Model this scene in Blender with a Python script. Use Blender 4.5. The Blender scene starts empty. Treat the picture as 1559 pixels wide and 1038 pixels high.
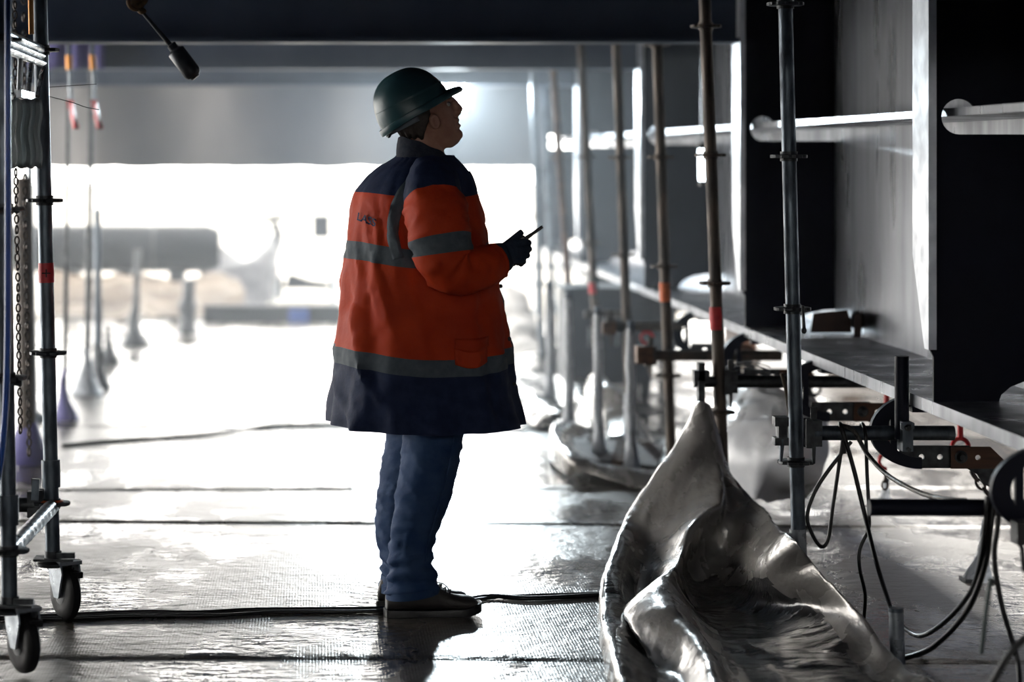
import bpy, bmesh, math, random
from mathutils import Vector, Matrix, noise
random.seed(7)
sc = bpy.context.scene
COL = sc.collection
PI = math.pi
R = math.radians

# ------------------------------------------------------------------ camera
F, VX, VY, H = 3680.0, 474.0, 238.0, 1.53        # focal length and vanishing point in px of the 1559 frame, eye height
cam_d = bpy.data.cameras.new('camera'); cam = bpy.data.objects.new('camera', cam_d); COL.objects.link(cam)
cam.location = (0, 0, H); cam.rotation_euler = (R(90), 0, 0)
cam_d.sensor_width = 36; cam_d.sensor_fit = 'HORIZONTAL'; cam_d.lens = 36 * F / 1559
cam_d.shift_x = (779.5 - VX) / 1559; cam_d.shift_y = -(519 - VY) / 1559
cam_d.dof.use_dof = True; cam_d.dof.focus_distance = 8.0; cam_d.dof.aperture_fstop = 1.7
cam_d.clip_end = 500
sc.camera = cam
# ------------------------------------------------------------------ world, light, exposure
w = bpy.data.worlds.new('sky'); sc.world = w; w.use_nodes = True
bg = w.node_tree.nodes['Background']; bg.inputs[0].default_value = (1, .975, .93, 1); bg.inputs[1].default_value = 12
sc.view_settings.view_transform = 'Standard'; sc.view_settings.look = 'None'
sc.view_settings.exposure = 0.0; sc.view_settings.gamma = 1; sc.view_settings.use_curve_mapping = False
sc.cycles.use_denoising = True
sc.cycles.max_bounces = 8; sc.cycles.diffuse_bounces = 4; sc.cycles.glossy_bounces = 4
sc.cycles.transmission_bounces = 4; sc.cycles.volume_bounces = 1
sc.cycles.sample_clamp_indirect = 6; sc.cycles.caustics_reflective = False; sc.cycles.caustics_refractive = False

# ------------------------------------------------------------------ helpers
def W(px, py, d): return Vector(((px - VX) * d / F, d, H - (py - VY) * d / F))
def GD(py): return H * F / (py - VY)              # distance of a floor point seen at row py
def G(px, py): return W(px, py, GD(py))

MATS = {}
def pm(name, c1, c2=None, rough=.5, rough2=None, metal=0, scale=8, bump=0, bscale=None, stretch=(1, 1, 1), spec=.5,
       emit=None, trans=0, alpha=1, coat=0, lo=.35, hi=.65, detail=4, ior=1.45):
    m = bpy.data.materials.new(name); m.use_nodes = True
    nt = m.node_tree; b = nt.nodes['Principled BSDF']; L = nt.links
    b.inputs['Base Color'].default_value = (*c1, 1); b.inputs['Roughness'].default_value = rough
    b.inputs['Metallic'].default_value = metal; b.inputs['Specular IOR Level'].default_value = spec
    b.inputs['Coat Weight'].default_value = coat; b.inputs['Transmission Weight'].default_value = trans
    b.inputs['Alpha'].default_value = alpha; b.inputs['IOR'].default_value = ior
    if emit:
        b.inputs['Emission Color'].default_value = (*emit[0], 1); b.inputs['Emission Strength'].default_value = emit[1]
    if c2 or bump or rough2 is not None:
        tc = nt.nodes.new('ShaderNodeTexCoord'); mp = nt.nodes.new('ShaderNodeMapping')
        mp.inputs['Scale'].default_value = stretch
        L.new(tc.outputs['Object'], mp.inputs[0])
        n = nt.nodes.new('ShaderNodeTexNoise'); n.inputs['Scale'].default_value = scale; n.inputs['Detail'].default_value = detail
        L.new(mp.outputs[0], n.inputs[0])
        if c2:
            r = nt.nodes.new('ShaderNodeValToRGB'); r.color_ramp.elements[0].position = lo; r.color_ramp.elements[1].position = hi
            r.color_ramp.elements[0].color = (*c1, 1); r.color_ramp.elements[1].color = (*c2, 1)
            L.new(n.outputs[0], r.inputs[0]); L.new(r.outputs[0], b.inputs['Base Color'])
        if rough2 is not None:
            mr = nt.nodes.new('ShaderNodeMapRange'); mr.inputs[1].default_value = lo; mr.inputs[2].default_value = hi
            mr.inputs[3].default_value = rough; mr.inputs[4].default_value = rough2
            L.new(n.outputs[0], mr.inputs[0]); L.new(mr.outputs[0], b.inputs['Roughness'])
        if bump:
            n2 = nt.nodes.new('ShaderNodeTexNoise'); n2.inputs['Scale'].default_value = bscale or scale * 4; n2.inputs['Detail'].default_value = 3
            L.new(mp.outputs[0], n2.inputs[0])
            bp = nt.nodes.new('ShaderNodeBump'); bp.inputs['Strength'].default_value = 1; bp.inputs['Distance'].default_value = bump
            L.new(n2.outputs[0], bp.inputs['Height']); L.new(bp.outputs[0], b.inputs['Normal'])
    MATS[name] = m
    return m

class MB:
    """collects shapes in world coordinates; build() links them as one mesh object"""
    def __init__(s): s.v = []; s.f = []; s.m = []
    def add(s, v, f, m=0):
        o = len(s.v); s.v += [Vector(x) for x in v]; s.f += [[i + o for i in q] for q in f]; s.m += [m] * len(f); return s
    def box(s, c, size, rot=None, m=0):
        hx, hy, hz = [q / 2 for q in size]; M = rot or Matrix.Identity(3); c = Vector(c)
        v = [c + M @ Vector((x, y, z)) for x in (-hx, hx) for y in (-hy, hy) for z in (-hz, hz)]
        return s.add(v, [(0, 1, 3, 2), (4, 6, 7, 5), (0, 4, 5, 1), (2, 3, 7, 6), (0, 2, 6, 4), (1, 5, 7, 3)], m)
    def bx(s, x0, x1, y0, y1, z0, z1, m=0):
        return s.box(((x0 + x1) / 2, (y0 + y1) / 2, (z0 + z1) / 2), (x1 - x0, y1 - y0, z1 - z0), None, m)
    def loft(s, rings, cap=True, m=0, closed=True, mats=None):
        n = len(rings[0]); v = [p for r in rings for p in r]; f = []; k = n if closed else n - 1
        mm = []
        for i in range(len(rings) - 1):
            for j in range(k):
                f.append((i * n + j, i * n + (j + 1) % n, (i + 1) * n + (j + 1) % n, (i + 1) * n + j)); mm.append(mats[i] if mats else m)
        if cap and closed:
            f.append(tuple(range(n))[::-1]); mm.append(mm[0]); o = (len(rings) - 1) * n; f.append(tuple(o + j for j in range(n))); mm.append(mm[-1] if mm else m)
        o = len(s.v); s.v += [Vector(x) for x in v]; s.f += [[i + o for i in q] for q in f]; s.m += mm
        return s
    def tube(s, pts, r, seg=12, cap=True, m=0, mats=None, squash=None):
        pts = [Vector(p) for p in pts]; n = len(pts)
        rs = r if isinstance(r, (list, tuple)) else [r] * n
        T = [(pts[min(i + 1, n - 1)] - pts[max(i - 1, 0)]).normalized() for i in range(n)]
        up = Vector((0, 0, 1)) if abs(T[0].z) < .9 else Vector((1, 0, 0))
        U = T[0].cross(up).normalized(); rings = []
        for i in range(n):
            U = (U - T[i] * U.dot(T[i])); U = U.normalized() if U.length > 1e-6 else T[i].orthogonal().normalized()
            V = T[i].cross(U)
            rings.append([pts[i] + (U * math.cos(a) + V * math.sin(a)) * rs[i] for a in [2 * PI * j / seg for j in range(seg)]])
        return s.loft(rings, cap, m, True, mats)
    def lathe(s, base, axis, prof, seg=20, m=0, cap=True):
        """prof: list of (distance along axis, radius)"""
        base = Vector(base); ax = Vector(axis).normalized(); U = ax.orthogonal().normalized(); V = ax.cross(U)
        return s.loft([[base + ax * h + (U * math.cos(2 * PI * j / seg) + V * math.sin(2 * PI * j / seg)) * max(r, 1e-4) for j in range(seg)] for h, r in prof], cap, m)
    def ell(s, c, r, rot=None, m=0, seg=16, rows=10):
        M = rot or Matrix.Identity(3); c = Vector(c)
        return s.loft([[c + M @ Vector((r[0] * math.sin(t) * math.cos(a), r[1] * math.sin(t) * math.sin(a), r[2] * math.cos(t)))
                        for a in [2 * PI * j / seg for j in range(seg)]] for t in [PI * (i + .02) / (rows + .04) for i in range(rows + 1)]], True, m)
    def torus(s, c, axis, R_, r, seg=24, rs=8, a0=0, a1=2 * PI, m=0, ux=None, ry=1):
        ax = Vector(axis).normalized(); U = Vector(ux).normalized() if ux else ax.orthogonal().normalized(); V = ax.cross(U); c = Vector(c)
        full = abs(a1 - a0 - 2 * PI) < 1e-4
        rings = []
        for i in range(seg + 1):
            a = a0 + (a1 - a0) * i / seg; D = U * math.cos(a) + V * math.sin(a) * ry
            Dn = D.normalized()
            rings.append([c + D * R_ + (Dn * math.cos(b) + ax * math.sin(b)) * r for b in [2 * PI * j / rs for j in range(rs)]])
        return s.loft(rings, not full, m)
    def grid(s, P, m=0, thick=0):
        nv, nu = len(P), len(P[0]); v = [p for r in P for p in r]; f = [(i * nu + j, i * nu + j + 1, (i + 1) * nu + j + 1, (i + 1) * nu + j) for i in range(nv - 1) for j in range(nu - 1)]
        return s.add(v, f, m)
    def build(s, name, mat, parent=None, smooth=True, angle=40, base=None):
        org = Vector(base) if base is not None else (ROOT_OF(parent) if parent else Vector((0, 0, 0)))
        me = bpy.data.meshes.new(name); me.from_pydata([v - org for v in s.v], [], s.f); me.update()
        for q in (mat if isinstance(mat, (list, tuple)) else [mat]): me.materials.append(MATS[q] if isinstance(q, str) else q)
        for p, k in zip(me.polygons, s.m): p.material_index = k
        bm = bmesh.new(); bm.from_mesh(me); bmesh.ops.recalc_face_normals(bm, faces=bm.faces[:]); bm.to_mesh(me); bm.free()
        if smooth: me.shade_smooth(); me.set_sharp_from_angle(angle=R(angle))
        o = bpy.data.objects.new(name, me); COL.objects.link(o)
        if parent: o.parent = parent
        else: o.location = org
        return o
def ROOT_OF(o):
    while o.parent: o = o.parent
    return o.location.copy()
def tag(o, label=None, cat=None, group=None, kind=None):
    for k, v in (('label', label), ('category', cat), ('group', group), ('kind', kind)):
        if v: o[k] = v
    return o
def empty(name, loc, label=None, cat=None, group=None, kind=None):
    o = bpy.data.objects.new(name, None); COL.objects.link(o); o.location = loc; o.empty_display_size = .1
    return tag(o, label, cat, group, kind)
def copy_tree(o, parent=None):
    c = o.copy(); COL.objects.link(c); c.parent = parent
    for ch in o.children: copy_tree(ch, c)
    return c
def cr(a, b, c, d, t):
    return .5 * ((2 * b) + (c - a) * t + (2 * a - 5 * b + 4 * c - d) * t * t + (3 * b - a - 3 * c + d) * t * t * t)
def spline(pts, n):
    """catmull-rom through pts (Vectors or floats), n steps per span"""
    out = []
    for i in range(len(pts) - 1):
        a, b, c, d = pts[max(i - 1, 0)], pts[i], pts[i + 1], pts[min(i + 2, len(pts) - 1)]
        out += [cr(a, b, c, d, k / n) for k in range(n)]
    return out + [pts[-1]]
def plate2d(polys, y, t, holes=()):
    """flat plate in the XZ plane at distance y, thickness t, polygons in world x,z; returns an MB"""
    cu = bpy.data.curves.new('p', 'CURVE'); cu.dimensions = '2D'; cu.fill_mode = 'BOTH'; cu.extrude = t / 2
    for P in list(polys) + list(holes):
        sp = cu.splines.new('POLY'); sp.points.add(len(P) - 1); sp.use_cyclic_u = True
        for q, (x, z) in zip(sp.points, P): q.co = (x, z, 0, 1)
    o = bpy.data.objects.new('p', cu); me = o.to_mesh(); mb = MB()
    mb.add([(v.co.x, y - v.co.z, v.co.y) for v in me.vertices], [list(p.vertices) for p in me.polygons])
    o.to_mesh_clear(); bpy.data.objects.remove(o); bpy.data.curves.remove(cu)
    return mb
def circ(x, z, r, n=14): return [(x + r * math.cos(2 * PI * i / n), z + r * math.sin(2 * PI * i / n)) for i in range(n)]
def remesh(mb, voxel, smooth_it=4):
    me = bpy.data.meshes.new('t'); me.from_pydata(mb.v, [], mb.f)
    bm = bmesh.new(); bm.from_mesh(me); bmesh.ops.recalc_face_normals(bm, faces=bm.faces[:]); bm.to_mesh(me); bm.free()
    o = bpy.data.objects.new('t', me); COL.objects.link(o)
    md = o.modifiers.new('r', 'REMESH'); md.mode = 'VOXEL'; md.voxel_size = voxel
    s2 = o.modifiers.new('s', 'SMOOTH'); s2.iterations = smooth_it; s2.factor = .5
    dg = bpy.context.evaluated_depsgraph_get(); ev = o.evaluated_get(dg).to_mesh()
    out = MB(); out.add([v.co.copy() for v in ev.vertices], [list(p.vertices) for p in ev.polygons])
    o.evaluated_get(dg).to_mesh_clear(); bpy.data.objects.remove(o); bpy.data.meshes.remove(me)
    return out
def fbm(p, k=1.0, o=3): return noise.fractal(Vector(p) * k, 1.0, 2.0, o)
def ridge(p, k=1.0): return 1 - 2 * abs(noise.noise(Vector(p) * k))

# ------------------------------------------------------------------ materials
pm('steel_black', (.005, .0065, .015), (.009, .011, .023), rough=.45, rough2=.6, scale=5, bump=.0006, bscale=40, spec=.2)  # near-black navy puts the shadow on the frame plates into the colour
pm('steel_grey', (.46, .48, .52), (.16, .17, .19), rough=.24, rough2=.42, scale=4.5, stretch=(1, 1, .14), bump=.0005, bscale=30, metal=.8)
pm('face_steel_lit', (.82, .85, .9), (.6, .63, .68), rough=.34, rough2=.5, scale=12, bump=.0006, metal=.6)  # paler than the web: the lit white of the face plates is in the colour
pm('beam_shade_blue', (.048, .066, .108), (.075, .098, .145), rough=.42, rough2=.6, scale=3, bump=.001)  # blue of the shadows is put into the beam colour
pm('deck_shade_blue', (.026, .034, .055), rough=.6)  # shadow blue put into the colour, so the bounce turns bluish too
pm('curtain', (.30, .28, .265), (.16, .16, .165), rough=.6, scale=.9, stretch=(1, 1, .6), bump=.004, bscale=6, lo=.3, hi=.7)
pm('galv', (.11, .135, .16), (.045, .055, .07), rough=.3, rough2=.55, metal=.55, scale=26, bump=.0005, bscale=120, stretch=(1, 1, .4))
pm('galv_dark', (.05, .055, .06), (.022, .024, .027), rough=.35, rough2=.6, metal=.5, scale=30, bump=.0006, bscale=120)
pm('galv_light', (.32, .35, .38), (.18, .2, .22), rough=.25, rough2=.45, metal=.6, scale=20, bump=.0008, bscale=90)
pm('rust_tube', (.10, .075, .058), (.05, .045, .042), rough=.45, rough2=.65, metal=.3, scale=18, bump=.0008, bscale=80, stretch=(1, 1, .3))
pm('rust', (.14, .065, .03), (.06, .032, .02), rough=.55, rough2=.75, metal=.1, scale=14, bump=.0012)
pm('rust_brown', (.075, .042, .032), (.04, .026, .022), rough=.4, rough2=.6, scale=6, bump=.001)
pm('copper', (.45, .2, .06), rough=.35, metal=.8)
pm('alu', (.55, .58, .6), (.4, .42, .44), rough=.22, rough2=.4, metal=.8, scale=20)
pm('tape_red', (.55, .03, .035), (.4, .02, .03), rough=.5, scale=30)
pm('tape_orange', (.62, .14, .04), (.5, .1, .03), rough=.5, scale=30)
pm('ink', (.02, .01, .012), rough=.7)
pm('blue_hose', (.008, .06, .32), rough=.3)
pm('rubber', (.006, .006, .007), (.010, .010, .011), rough=.5, rough2=.65, scale=30, spec=.25)
pm('cable', (.008, .008, .009), rough=.33, bump=.0006, bscale=160)
pm('braid', (.16, .15, .13), (.05, .048, .045), rough=.25, rough2=.5, metal=.4, scale=90, bump=.001, bscale=200)
pm('cable_green', (.01, .035, .035), rough=.4)
pm('rope', (.16, .09, .04), (.10, .06, .03), rough=.8, scale=80, bump=.001, bscale=200)
pm('tool_metal', (.03, .035, .042), (.05, .055, .062), rough=.4, metal=.4, scale=30, bump=.0004)
pm('chain', (.07, .05, .04), (.035, .03, .028), rough=.5, metal=.5, scale=40)
pm('hook_red', (.6, .02, .025), rough=.4)
pm('wood', (.11, .045, .022), (.05, .022, .012), rough=.45, rough2=.65, scale=10, stretch=(.2, 1, 3), bump=.0015, bscale=40)
pm('tarp', (.30, .285, .268), (.245, .23, .217), rough=.16, rough2=.34, metal=.4, scale=7, bump=.0035, bscale=22, stretch=(1.5, .7, 1))
pm('tarp_wet', (.10, .098, .098), (.055, .055, .057), rough=.10, rough2=.26, metal=.3, scale=5, bump=.006, bscale=14, stretch=(.7, 1.6, 1))
pm('tarp_sand', (.085, .066, .048), (.045, .036, .028), rough=.4, rough2=.55, scale=3, bump=.004, bscale=12, spec=0.1)
pm('tarp_grey', (.022, .022, .025), (.014, .015, .018), rough=.45, scale=2, bump=.005, bscale=8, spec=0.06)
pm('white_plastic', (.8, .81, .83), (.62, .63, .66), rough=.22, rough2=.4, scale=5, bump=.002, bscale=20, trans=.25)
pm('clear_wrap', (.50, .53, .57), (.36, .39, .43), rough=.18, rough2=.35, scale=20, bump=.002, bscale=50, trans=.2)
pm('grey_film', (.30, .34, .35), (.18, .21, .22), trans=.35, rough=.2, rough2=.4, scale=9, bump=.002, bscale=50, stretch=(1, 1, .15))
pm('dark_body', (.007, .008, .011), (.012, .013, .016), rough=.6, scale=4, spec=0.05)
pm('pipe_grey', (.010, .011, .014), (.007, .008, .010), rough=.45, scale=3, spec=0.08)
pm('concrete', (.30, .28, .25), (.2, .19, .17), rough=.8, scale=1.2, spec=0.1)
pm('helmet', (.013, .050, .060), (.019, .060, .070), rough=.3, rough2=.42, scale=9, bump=.0003, bscale=60)
pm('skin', (.34, .17, .115), (.28, .13, .09), rough=.5, scale=30, bump=.0005, bscale=180)
pm('hair', (.02, .014, .011), (.035, .025, .02), rough=.6, scale=120, bump=.001, bscale=300)
pm('eye', (.25, .22, .2), rough=.2)
pm('navy', (.011, .018, .048), (.017, .027, .064), rough=.7, scale=24, bump=.0010, bscale=90, spec=.15)
pm('orange', (.48, .047, .011), (.37, .033, .009), rough=.65, scale=7, bump=.0010, bscale=70, spec=.15)
pm('reflective', (.060, .076, .092), (.080, .096, .112), rough=.7, spec=.2, scale=40, bump=.0005, bscale=160)
pm('collar_cloth', (.016, .02, .032), (.025, .03, .042), rough=.8, scale=60, bump=.0012, bscale=180, spec=.15)
pm('glove', (.016, .026, .045), (.026, .036, .055), rough=.75, scale=40, bump=.0014, bscale=120, spec=.15)
pm('denim', (.018, .042, .105), (.040, .072, .145), rough=.75, scale=9, bump=.0016, bscale=60, stretch=(1, 1, 1.2), spec=.15)
pm('leather', (.028, .025, .024), (.045, .04, .037), rough=.45, rough2=.65, scale=26, bump=.0015, bscale=80)
pm('sole', (.014, .014, .015), (.03, .03, .03), rough=.4, scale=30, bump=.001)
pm('black_plastic', (.012, .012, .014), rough=.35)
pm('strap_grey', (.2, .22, .25), rough=.6)
pm('lamp_white', (.8, .8, .8), rough=.3, emit=((.85, .95, 1), 120))
pm('tube_white', (.8, .8, .8), rough=.3, emit=((.8, .92, 1), 14))
pm('purple_cloth', (.10, .09, .28), (.07, .06, .2), rough=.6, scale=4)

def floor_material():
    m = bpy.data.materials.new('wet_floor'); m.use_nodes = True; nt = m.node_tree; L = nt.links; N = nt.nodes.new
    b = nt.nodes['Principled BSDF']
    tc = N('ShaderNodeTexCoord')
    def mapped(s):
        mp = N('ShaderNodeMapping'); mp.inputs['Scale'].default_value = s; L.new(tc.outputs['Object'], mp.inputs[0]); return mp.outputs[0]
    def nz(vec, scale, detail=3, rough=.5):
        n = N('ShaderNodeTexNoise'); n.inputs['Scale'].default_value = scale; n.inputs['Detail'].default_value = detail
        n.inputs['Roughness'].default_value = rough; L.new(vec, n.inputs[0]); return n.outputs[0]
    def mrange(x, a, c, d, e):
        r = N('ShaderNodeMapRange'); r.interpolation_type = 'SMOOTHSTEP'
        for i, q in enumerate((a, c, d, e), 1): r.inputs[i].default_value = q
        L.new(x, r.inputs[0]); return r.outputs[0]
    def math_(op, x, y):
        q = N('ShaderNodeMath'); q.operation = op
        for i, z in enumerate((x, y)):
            if isinstance(z, (int, float)): q.inputs[i].default_value = z
            else: L.new(z, q.inputs[i])
        return q.outputs[0]
    wet = mrange(nz(mapped((1.5, .75, 1)), 1.3, 6, .62), .46, .60, 0, 1)          # 1 where water stands
    ramp = N('ShaderNodeMix'); ramp.data_type = 'RGBA'
    L.new(nz(mapped((1, 1, 1)), 3.5, 4), ramp.inputs[0])
    ramp.inputs[6].default_value = (.042, .037, .033, 1); ramp.inputs[7].default_value = (.092, .079, .066, 1)
    L.new(ramp.outputs[2], b.inputs['Base Color'])
    L.new(math_('SUBTRACT', .31, math_('MULTIPLY', wet, .20)), b.inputs['Roughness'])
    b.inputs['Specular IOR Level'].default_value = 1.0; b.inputs['Specular Tint'].default_value = (1, .95, .87, 1)
    grit = nz(mapped((1, 1, 1)), 55, 3, .6)
    ripple = nz(mapped((1, 1.6, 1)), 16, 3)
    swell = nz(mapped((1, 1, 1)), 3.2, 2)
    # woven anti-slip pattern
    wa = N('ShaderNodeTexWave'); wa.bands_direction = 'X'; wa.inputs['Scale'].default_value = 32; L.new(tc.outputs['Object'], wa.inputs[0])
    wb = N('ShaderNodeTexWave'); wb.bands_direction = 'Y'; wb.inputs['Scale'].default_value = 20; L.new(tc.outputs['Object'], wb.inputs[0])
    weave = math_('MULTIPLY', wa.outputs[1], wb.outputs[1])
    dry = math_('SUBTRACT', 1.0, wet)
    hgt = math_('ADD', math_('MULTIPLY', math_('ADD', math_('MULTIPLY', grit, .0020), math_('MULTIPLY', weave, .0005)), math_('ADD', dry, .12)),
                math_('ADD', math_('MULTIPLY', ripple, .0052), math_('MULTIPLY', swell, .012)))
    bp = N('ShaderNodeBump'); bp.inputs['Strength'].default_value = 1; bp.inputs['Distance'].default_value = 1
    L.new(hgt, bp.inputs['Height']); L.new(bp.outputs[0], b.inputs['Normal'])
    MATS['wet_floor'] = m
floor_material()

# ------------------------------------------------------------------ setting: floor
XL, XR, YB = -7.0, 7.0, -4.0
flo = empty('floor', (0, 0, 0), kind='structure')
MB().bx(XL, XR, YB, 22.4, -.12, -.012).build('subfloor', 'deck_shade_blue', flo)
edges = [YB, 5.2, 7.36, 10.1, 11.1, 13.6, 16.5, 19.4, 22.4]
slant = [0, .05, -.10, -.12, .05, -.2, .06, 0, 0]
for i in range(len(edges) - 1):                     # floor sheets lapped one over the other
    P = []; n = 40
    lift = .010
    for k, t in enumerate((0, .012, .03, .5, 1)):
        row = []
        for j in range(n + 1):
            x = XL + (XR - XL) * j / n
            wob = lambda q: slant[q] * x / 3 + .03 * fbm((x * .5, q * 7.1, 0)) + (.02 * noise.noise(Vector((x * 1.7, q, 3))))
            y0 = edges[i] + wob(i) if i else edges[0]; y1 = edges[i + 1] + wob(i + 1) + .05
            z = [-.006, .0015, .002, .001, -.004][k]
            row.append(Vector((x, y0 + (y1 - y0) * t, z)))
        P.append(row)
    MB().grid(P).build('floor_sheet', 'wet_floor', flo, angle=60)

# ------------------------------------------------------------------ setting: right girder with frames
FR = [4.2, 7.6, 10.9, 14.2, 17.5, 20.6]
wr = empty('wall_right', (2.36, 12, .72), kind='structure')
MB().bx(2.36, 2.385, -1, 21.5, .76, 2.95).build('web_plate', 'steel_grey', wr)
MB().bx(1.95, 2.78, -1, 21.5, .72, .76).build('bottom_flange', 'steel_grey', wr)
MB().bx(1.985, 2.36, -1, 21.5, 1.655, 1.680).build('longitudinal_bar', 'steel_grey', wr)
for y in FR:
    zc, xc, rr = 1.655, 2.035, .056
    poly = [(1.94, .93), (1.955, .90), (1.955, .76)]
    poly += [(2.16, .76)] + [(2.36 - .2 * math.cos(a), .76 + .08 * math.sin(a)) for a in [R(q) for q in (15, 35, 55, 75, 90)]]
    poly += [(2.36, zc - rr)] + [(xc + rr * math.cos(a), zc + rr * math.sin(a)) for a in [R(q) for q in range(270, 24, -15)]]
    poly += [(xc + .075, zc + .03), (2.36, zc + .03), (2.36, 2.92), (1.94, 2.92)]
    fr = plate2d([poly], y, .016).build('frame_plate', 'steel_black', wr)
    MB().loft([[Vector((x_, yy, zz)) for yy, zz in ((y - .1, .93), (y - .05, .93), (y + .1, 1.22), (y + .1, 2.92), (y - .1, 2.92))] for x_ in (1.915, 1.94)]).build('face_plate', 'face_steel_lit', fr)
# cross beams and deck above
ce = empty('ceiling', (0, 10, 2.92), kind='structure')
MB().bx(XL, 2.7, YB, 21.5, 2.92, 2.98).build('deck_plate', 'deck_shade_blue', ce)
for y in FR:
    cb = MB().bx(XL, 1.915, y - .008, y + .008, 2.06, 2.92).build('cross_beam', 'beam_shade_blue', ce)
    MB().bx(XL, 1.915, y - .1, y + .1, 2.04, 2.06).build('beam_flange', 'beam_shade_blue', cb)
for x in (-5.2, -2.6, -.2):
    MB().bx(x - .01, x + .01, YB, 21.5, 2.6, 2.92).build('deck_stiffener', 'beam_shade_blue', ce)
# far curtain wall with bright daylight under it
wbk = empty('wall_back', (0, 19.6, 1.43), kind='structure')
P = []
for i in range(13):
    z = 1.44 + (2.92 - 1.44) * i / 12
    P.append([Vector((x, 19.6 + .05 * math.sin(x * 5 + .6 * z) + .05 * fbm((x * 1.3, z, 2)), z + (.012 * fbm((x * 4, 0, 9)) if i == 0 else 0))) for x in [XL + (1.9 - XL) * j / 120 for j in range(121)]])
MB().grid(P).build('curtain_sheet', 'curtain', wbk)
MB().bx(XL, 1.9, 19.55, 19.65, 2.60, 2.68).build('curtain_rail', 'beam_shade_blue', wbk)
# near end and the far right side are closed off
wf = MB().bx(XL, XR, YB - .1, YB, 0, 2.38).build('wall_front_light_block', 'deck_shade_blue'); tag(wf, kind='structure')  # unseen wall added; its height sets the fill light from behind the camera
wl = MB().bx(XL - .1, XL, YB, 8.6, 0, 2.98).build('wall_left_light_block', 'deck_shade_blue'); tag(wl, kind='structure')  # unseen wall added to hold back daylight from the left
wx = MB().bx(4.6, 4.7, YB, 21.5, 0, 2.98).build('wall_side_light_block', 'deck_shade_blue'); tag(wx, kind='structure')  # wall added to keep the floor on the right dark
wq = MB().bx(2.42, 3.0, 21.4, 21.5, 0, 2.98).bx(3.0, 4.6, 21.4, 21.5, .42, 2.98).build('wall_rear', 'deck_shade_blue'); tag(wq, kind='structure')
# ground outside
gr = MB().bx(-60, 60, 22.45, 140, -.2, -.02).build('ground_outside', 'concrete'); tag(gr, kind='structure')

# ------------------------------------------------------------------ lamps
def floodlight():
    c = W(682, 132, 18.0)
    t = empty('floodlight', (c.x, c.y, c.z - .2), 'glaring floodlight hung behind the hard hat', 'lamp')
    MB().bx(c.x - .16, c.x + .16, 18.02, 18.12, c.z - .2, c.z + .2).build('housing', 'black_plastic', t)
    b = MB(); b.tube([(c.x - .17, 18.07, c.z), (c.x - .19, 18.07, c.z + .1), (c.x - .19, 18.07, 2.92), (c.x + .19, 18.07, 2.92), (c.x + .19, 18.07, c.z + .1), (c.x + .17, 18.07, c.z)], .012, 8)
    b.build('bracket', 'galv_dark', t)
    MB().bx(c.x - .13, c.x + .13, 18.0, 18.02, c.z - .17, c.z + .17).build('lens', 'lamp_white', t)
    L = bpy.data.lights.new('floodlight_beam', 'AREA'); L.shape = 'RECTANGLE'; L.size = .24; L.size_y = .32; L.energy = 210; L.color = (.80, .93, 1); L.spread = R(150)
    o = bpy.data.objects.new('floodlight_beam', L); COL.objects.link(o); o.location = (0, -.05, .2); o.rotation_euler = (R(-90), 0, 0); o.parent = t
floodlight()

def place(name, label, cat, base, group=None): return empty(name, base, label, cat, group)

# ------------------------------------------------------------------ scaffold pieces
def rosette(px, py, d, parent, mat='galv_dark', r=.061):
    c = W(px, py, d); n = 32
    ring = [(r * (1 if (k % 4) else .88)) for k in range(n)]
    m = MB(); m.loft([[Vector((c.x + q * math.cos(2 * PI * k / n), c.y + q * math.sin(2 * PI * k / n), c.z + z)) for k, q in enumerate([x * f for x in ring])]
                      for z, f in ((-.006, .95), (-.0045, 1), (.0045, 1), (.006, .95))])
    m.lathe((c.x, c.y, c.z - .016), (0, 0, 1), [(0, .029), (.032, .029)], 16)
    return m.build('rosette', mat, parent)
def wedge_head(p, dirx, parent, mat='galv_dark'):
    """ledger end with its wedge, at the post axis p, ledger leaving along +x"""
    m = MB(); p = Vector(p)
    m.box(p + Vector((dirx * .05, 0, 0)), (.05, .045, .085)); m.box(p + Vector((dirx * .033, -.018, 0)), (.02, .014, .095)); m.box(p + Vector((dirx * .033, .018, 0)), (.02, .014, .095))
    o = m.build('ledger_head', mat, parent)
    w_ = MB(); w_.loft([[p + Vector((dirx * .052 + x, y, z)) for x, y in ((-.009 * k, -.004), (.009 * k, -.004), (.009 * k, .004), (-.009 * k, .004))] for z, k in ((-.10, .45), (.0, .9), (.07, 1.2), (.085, 1.3))])
    w_.build('wedge', mat, o)
    return o
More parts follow.
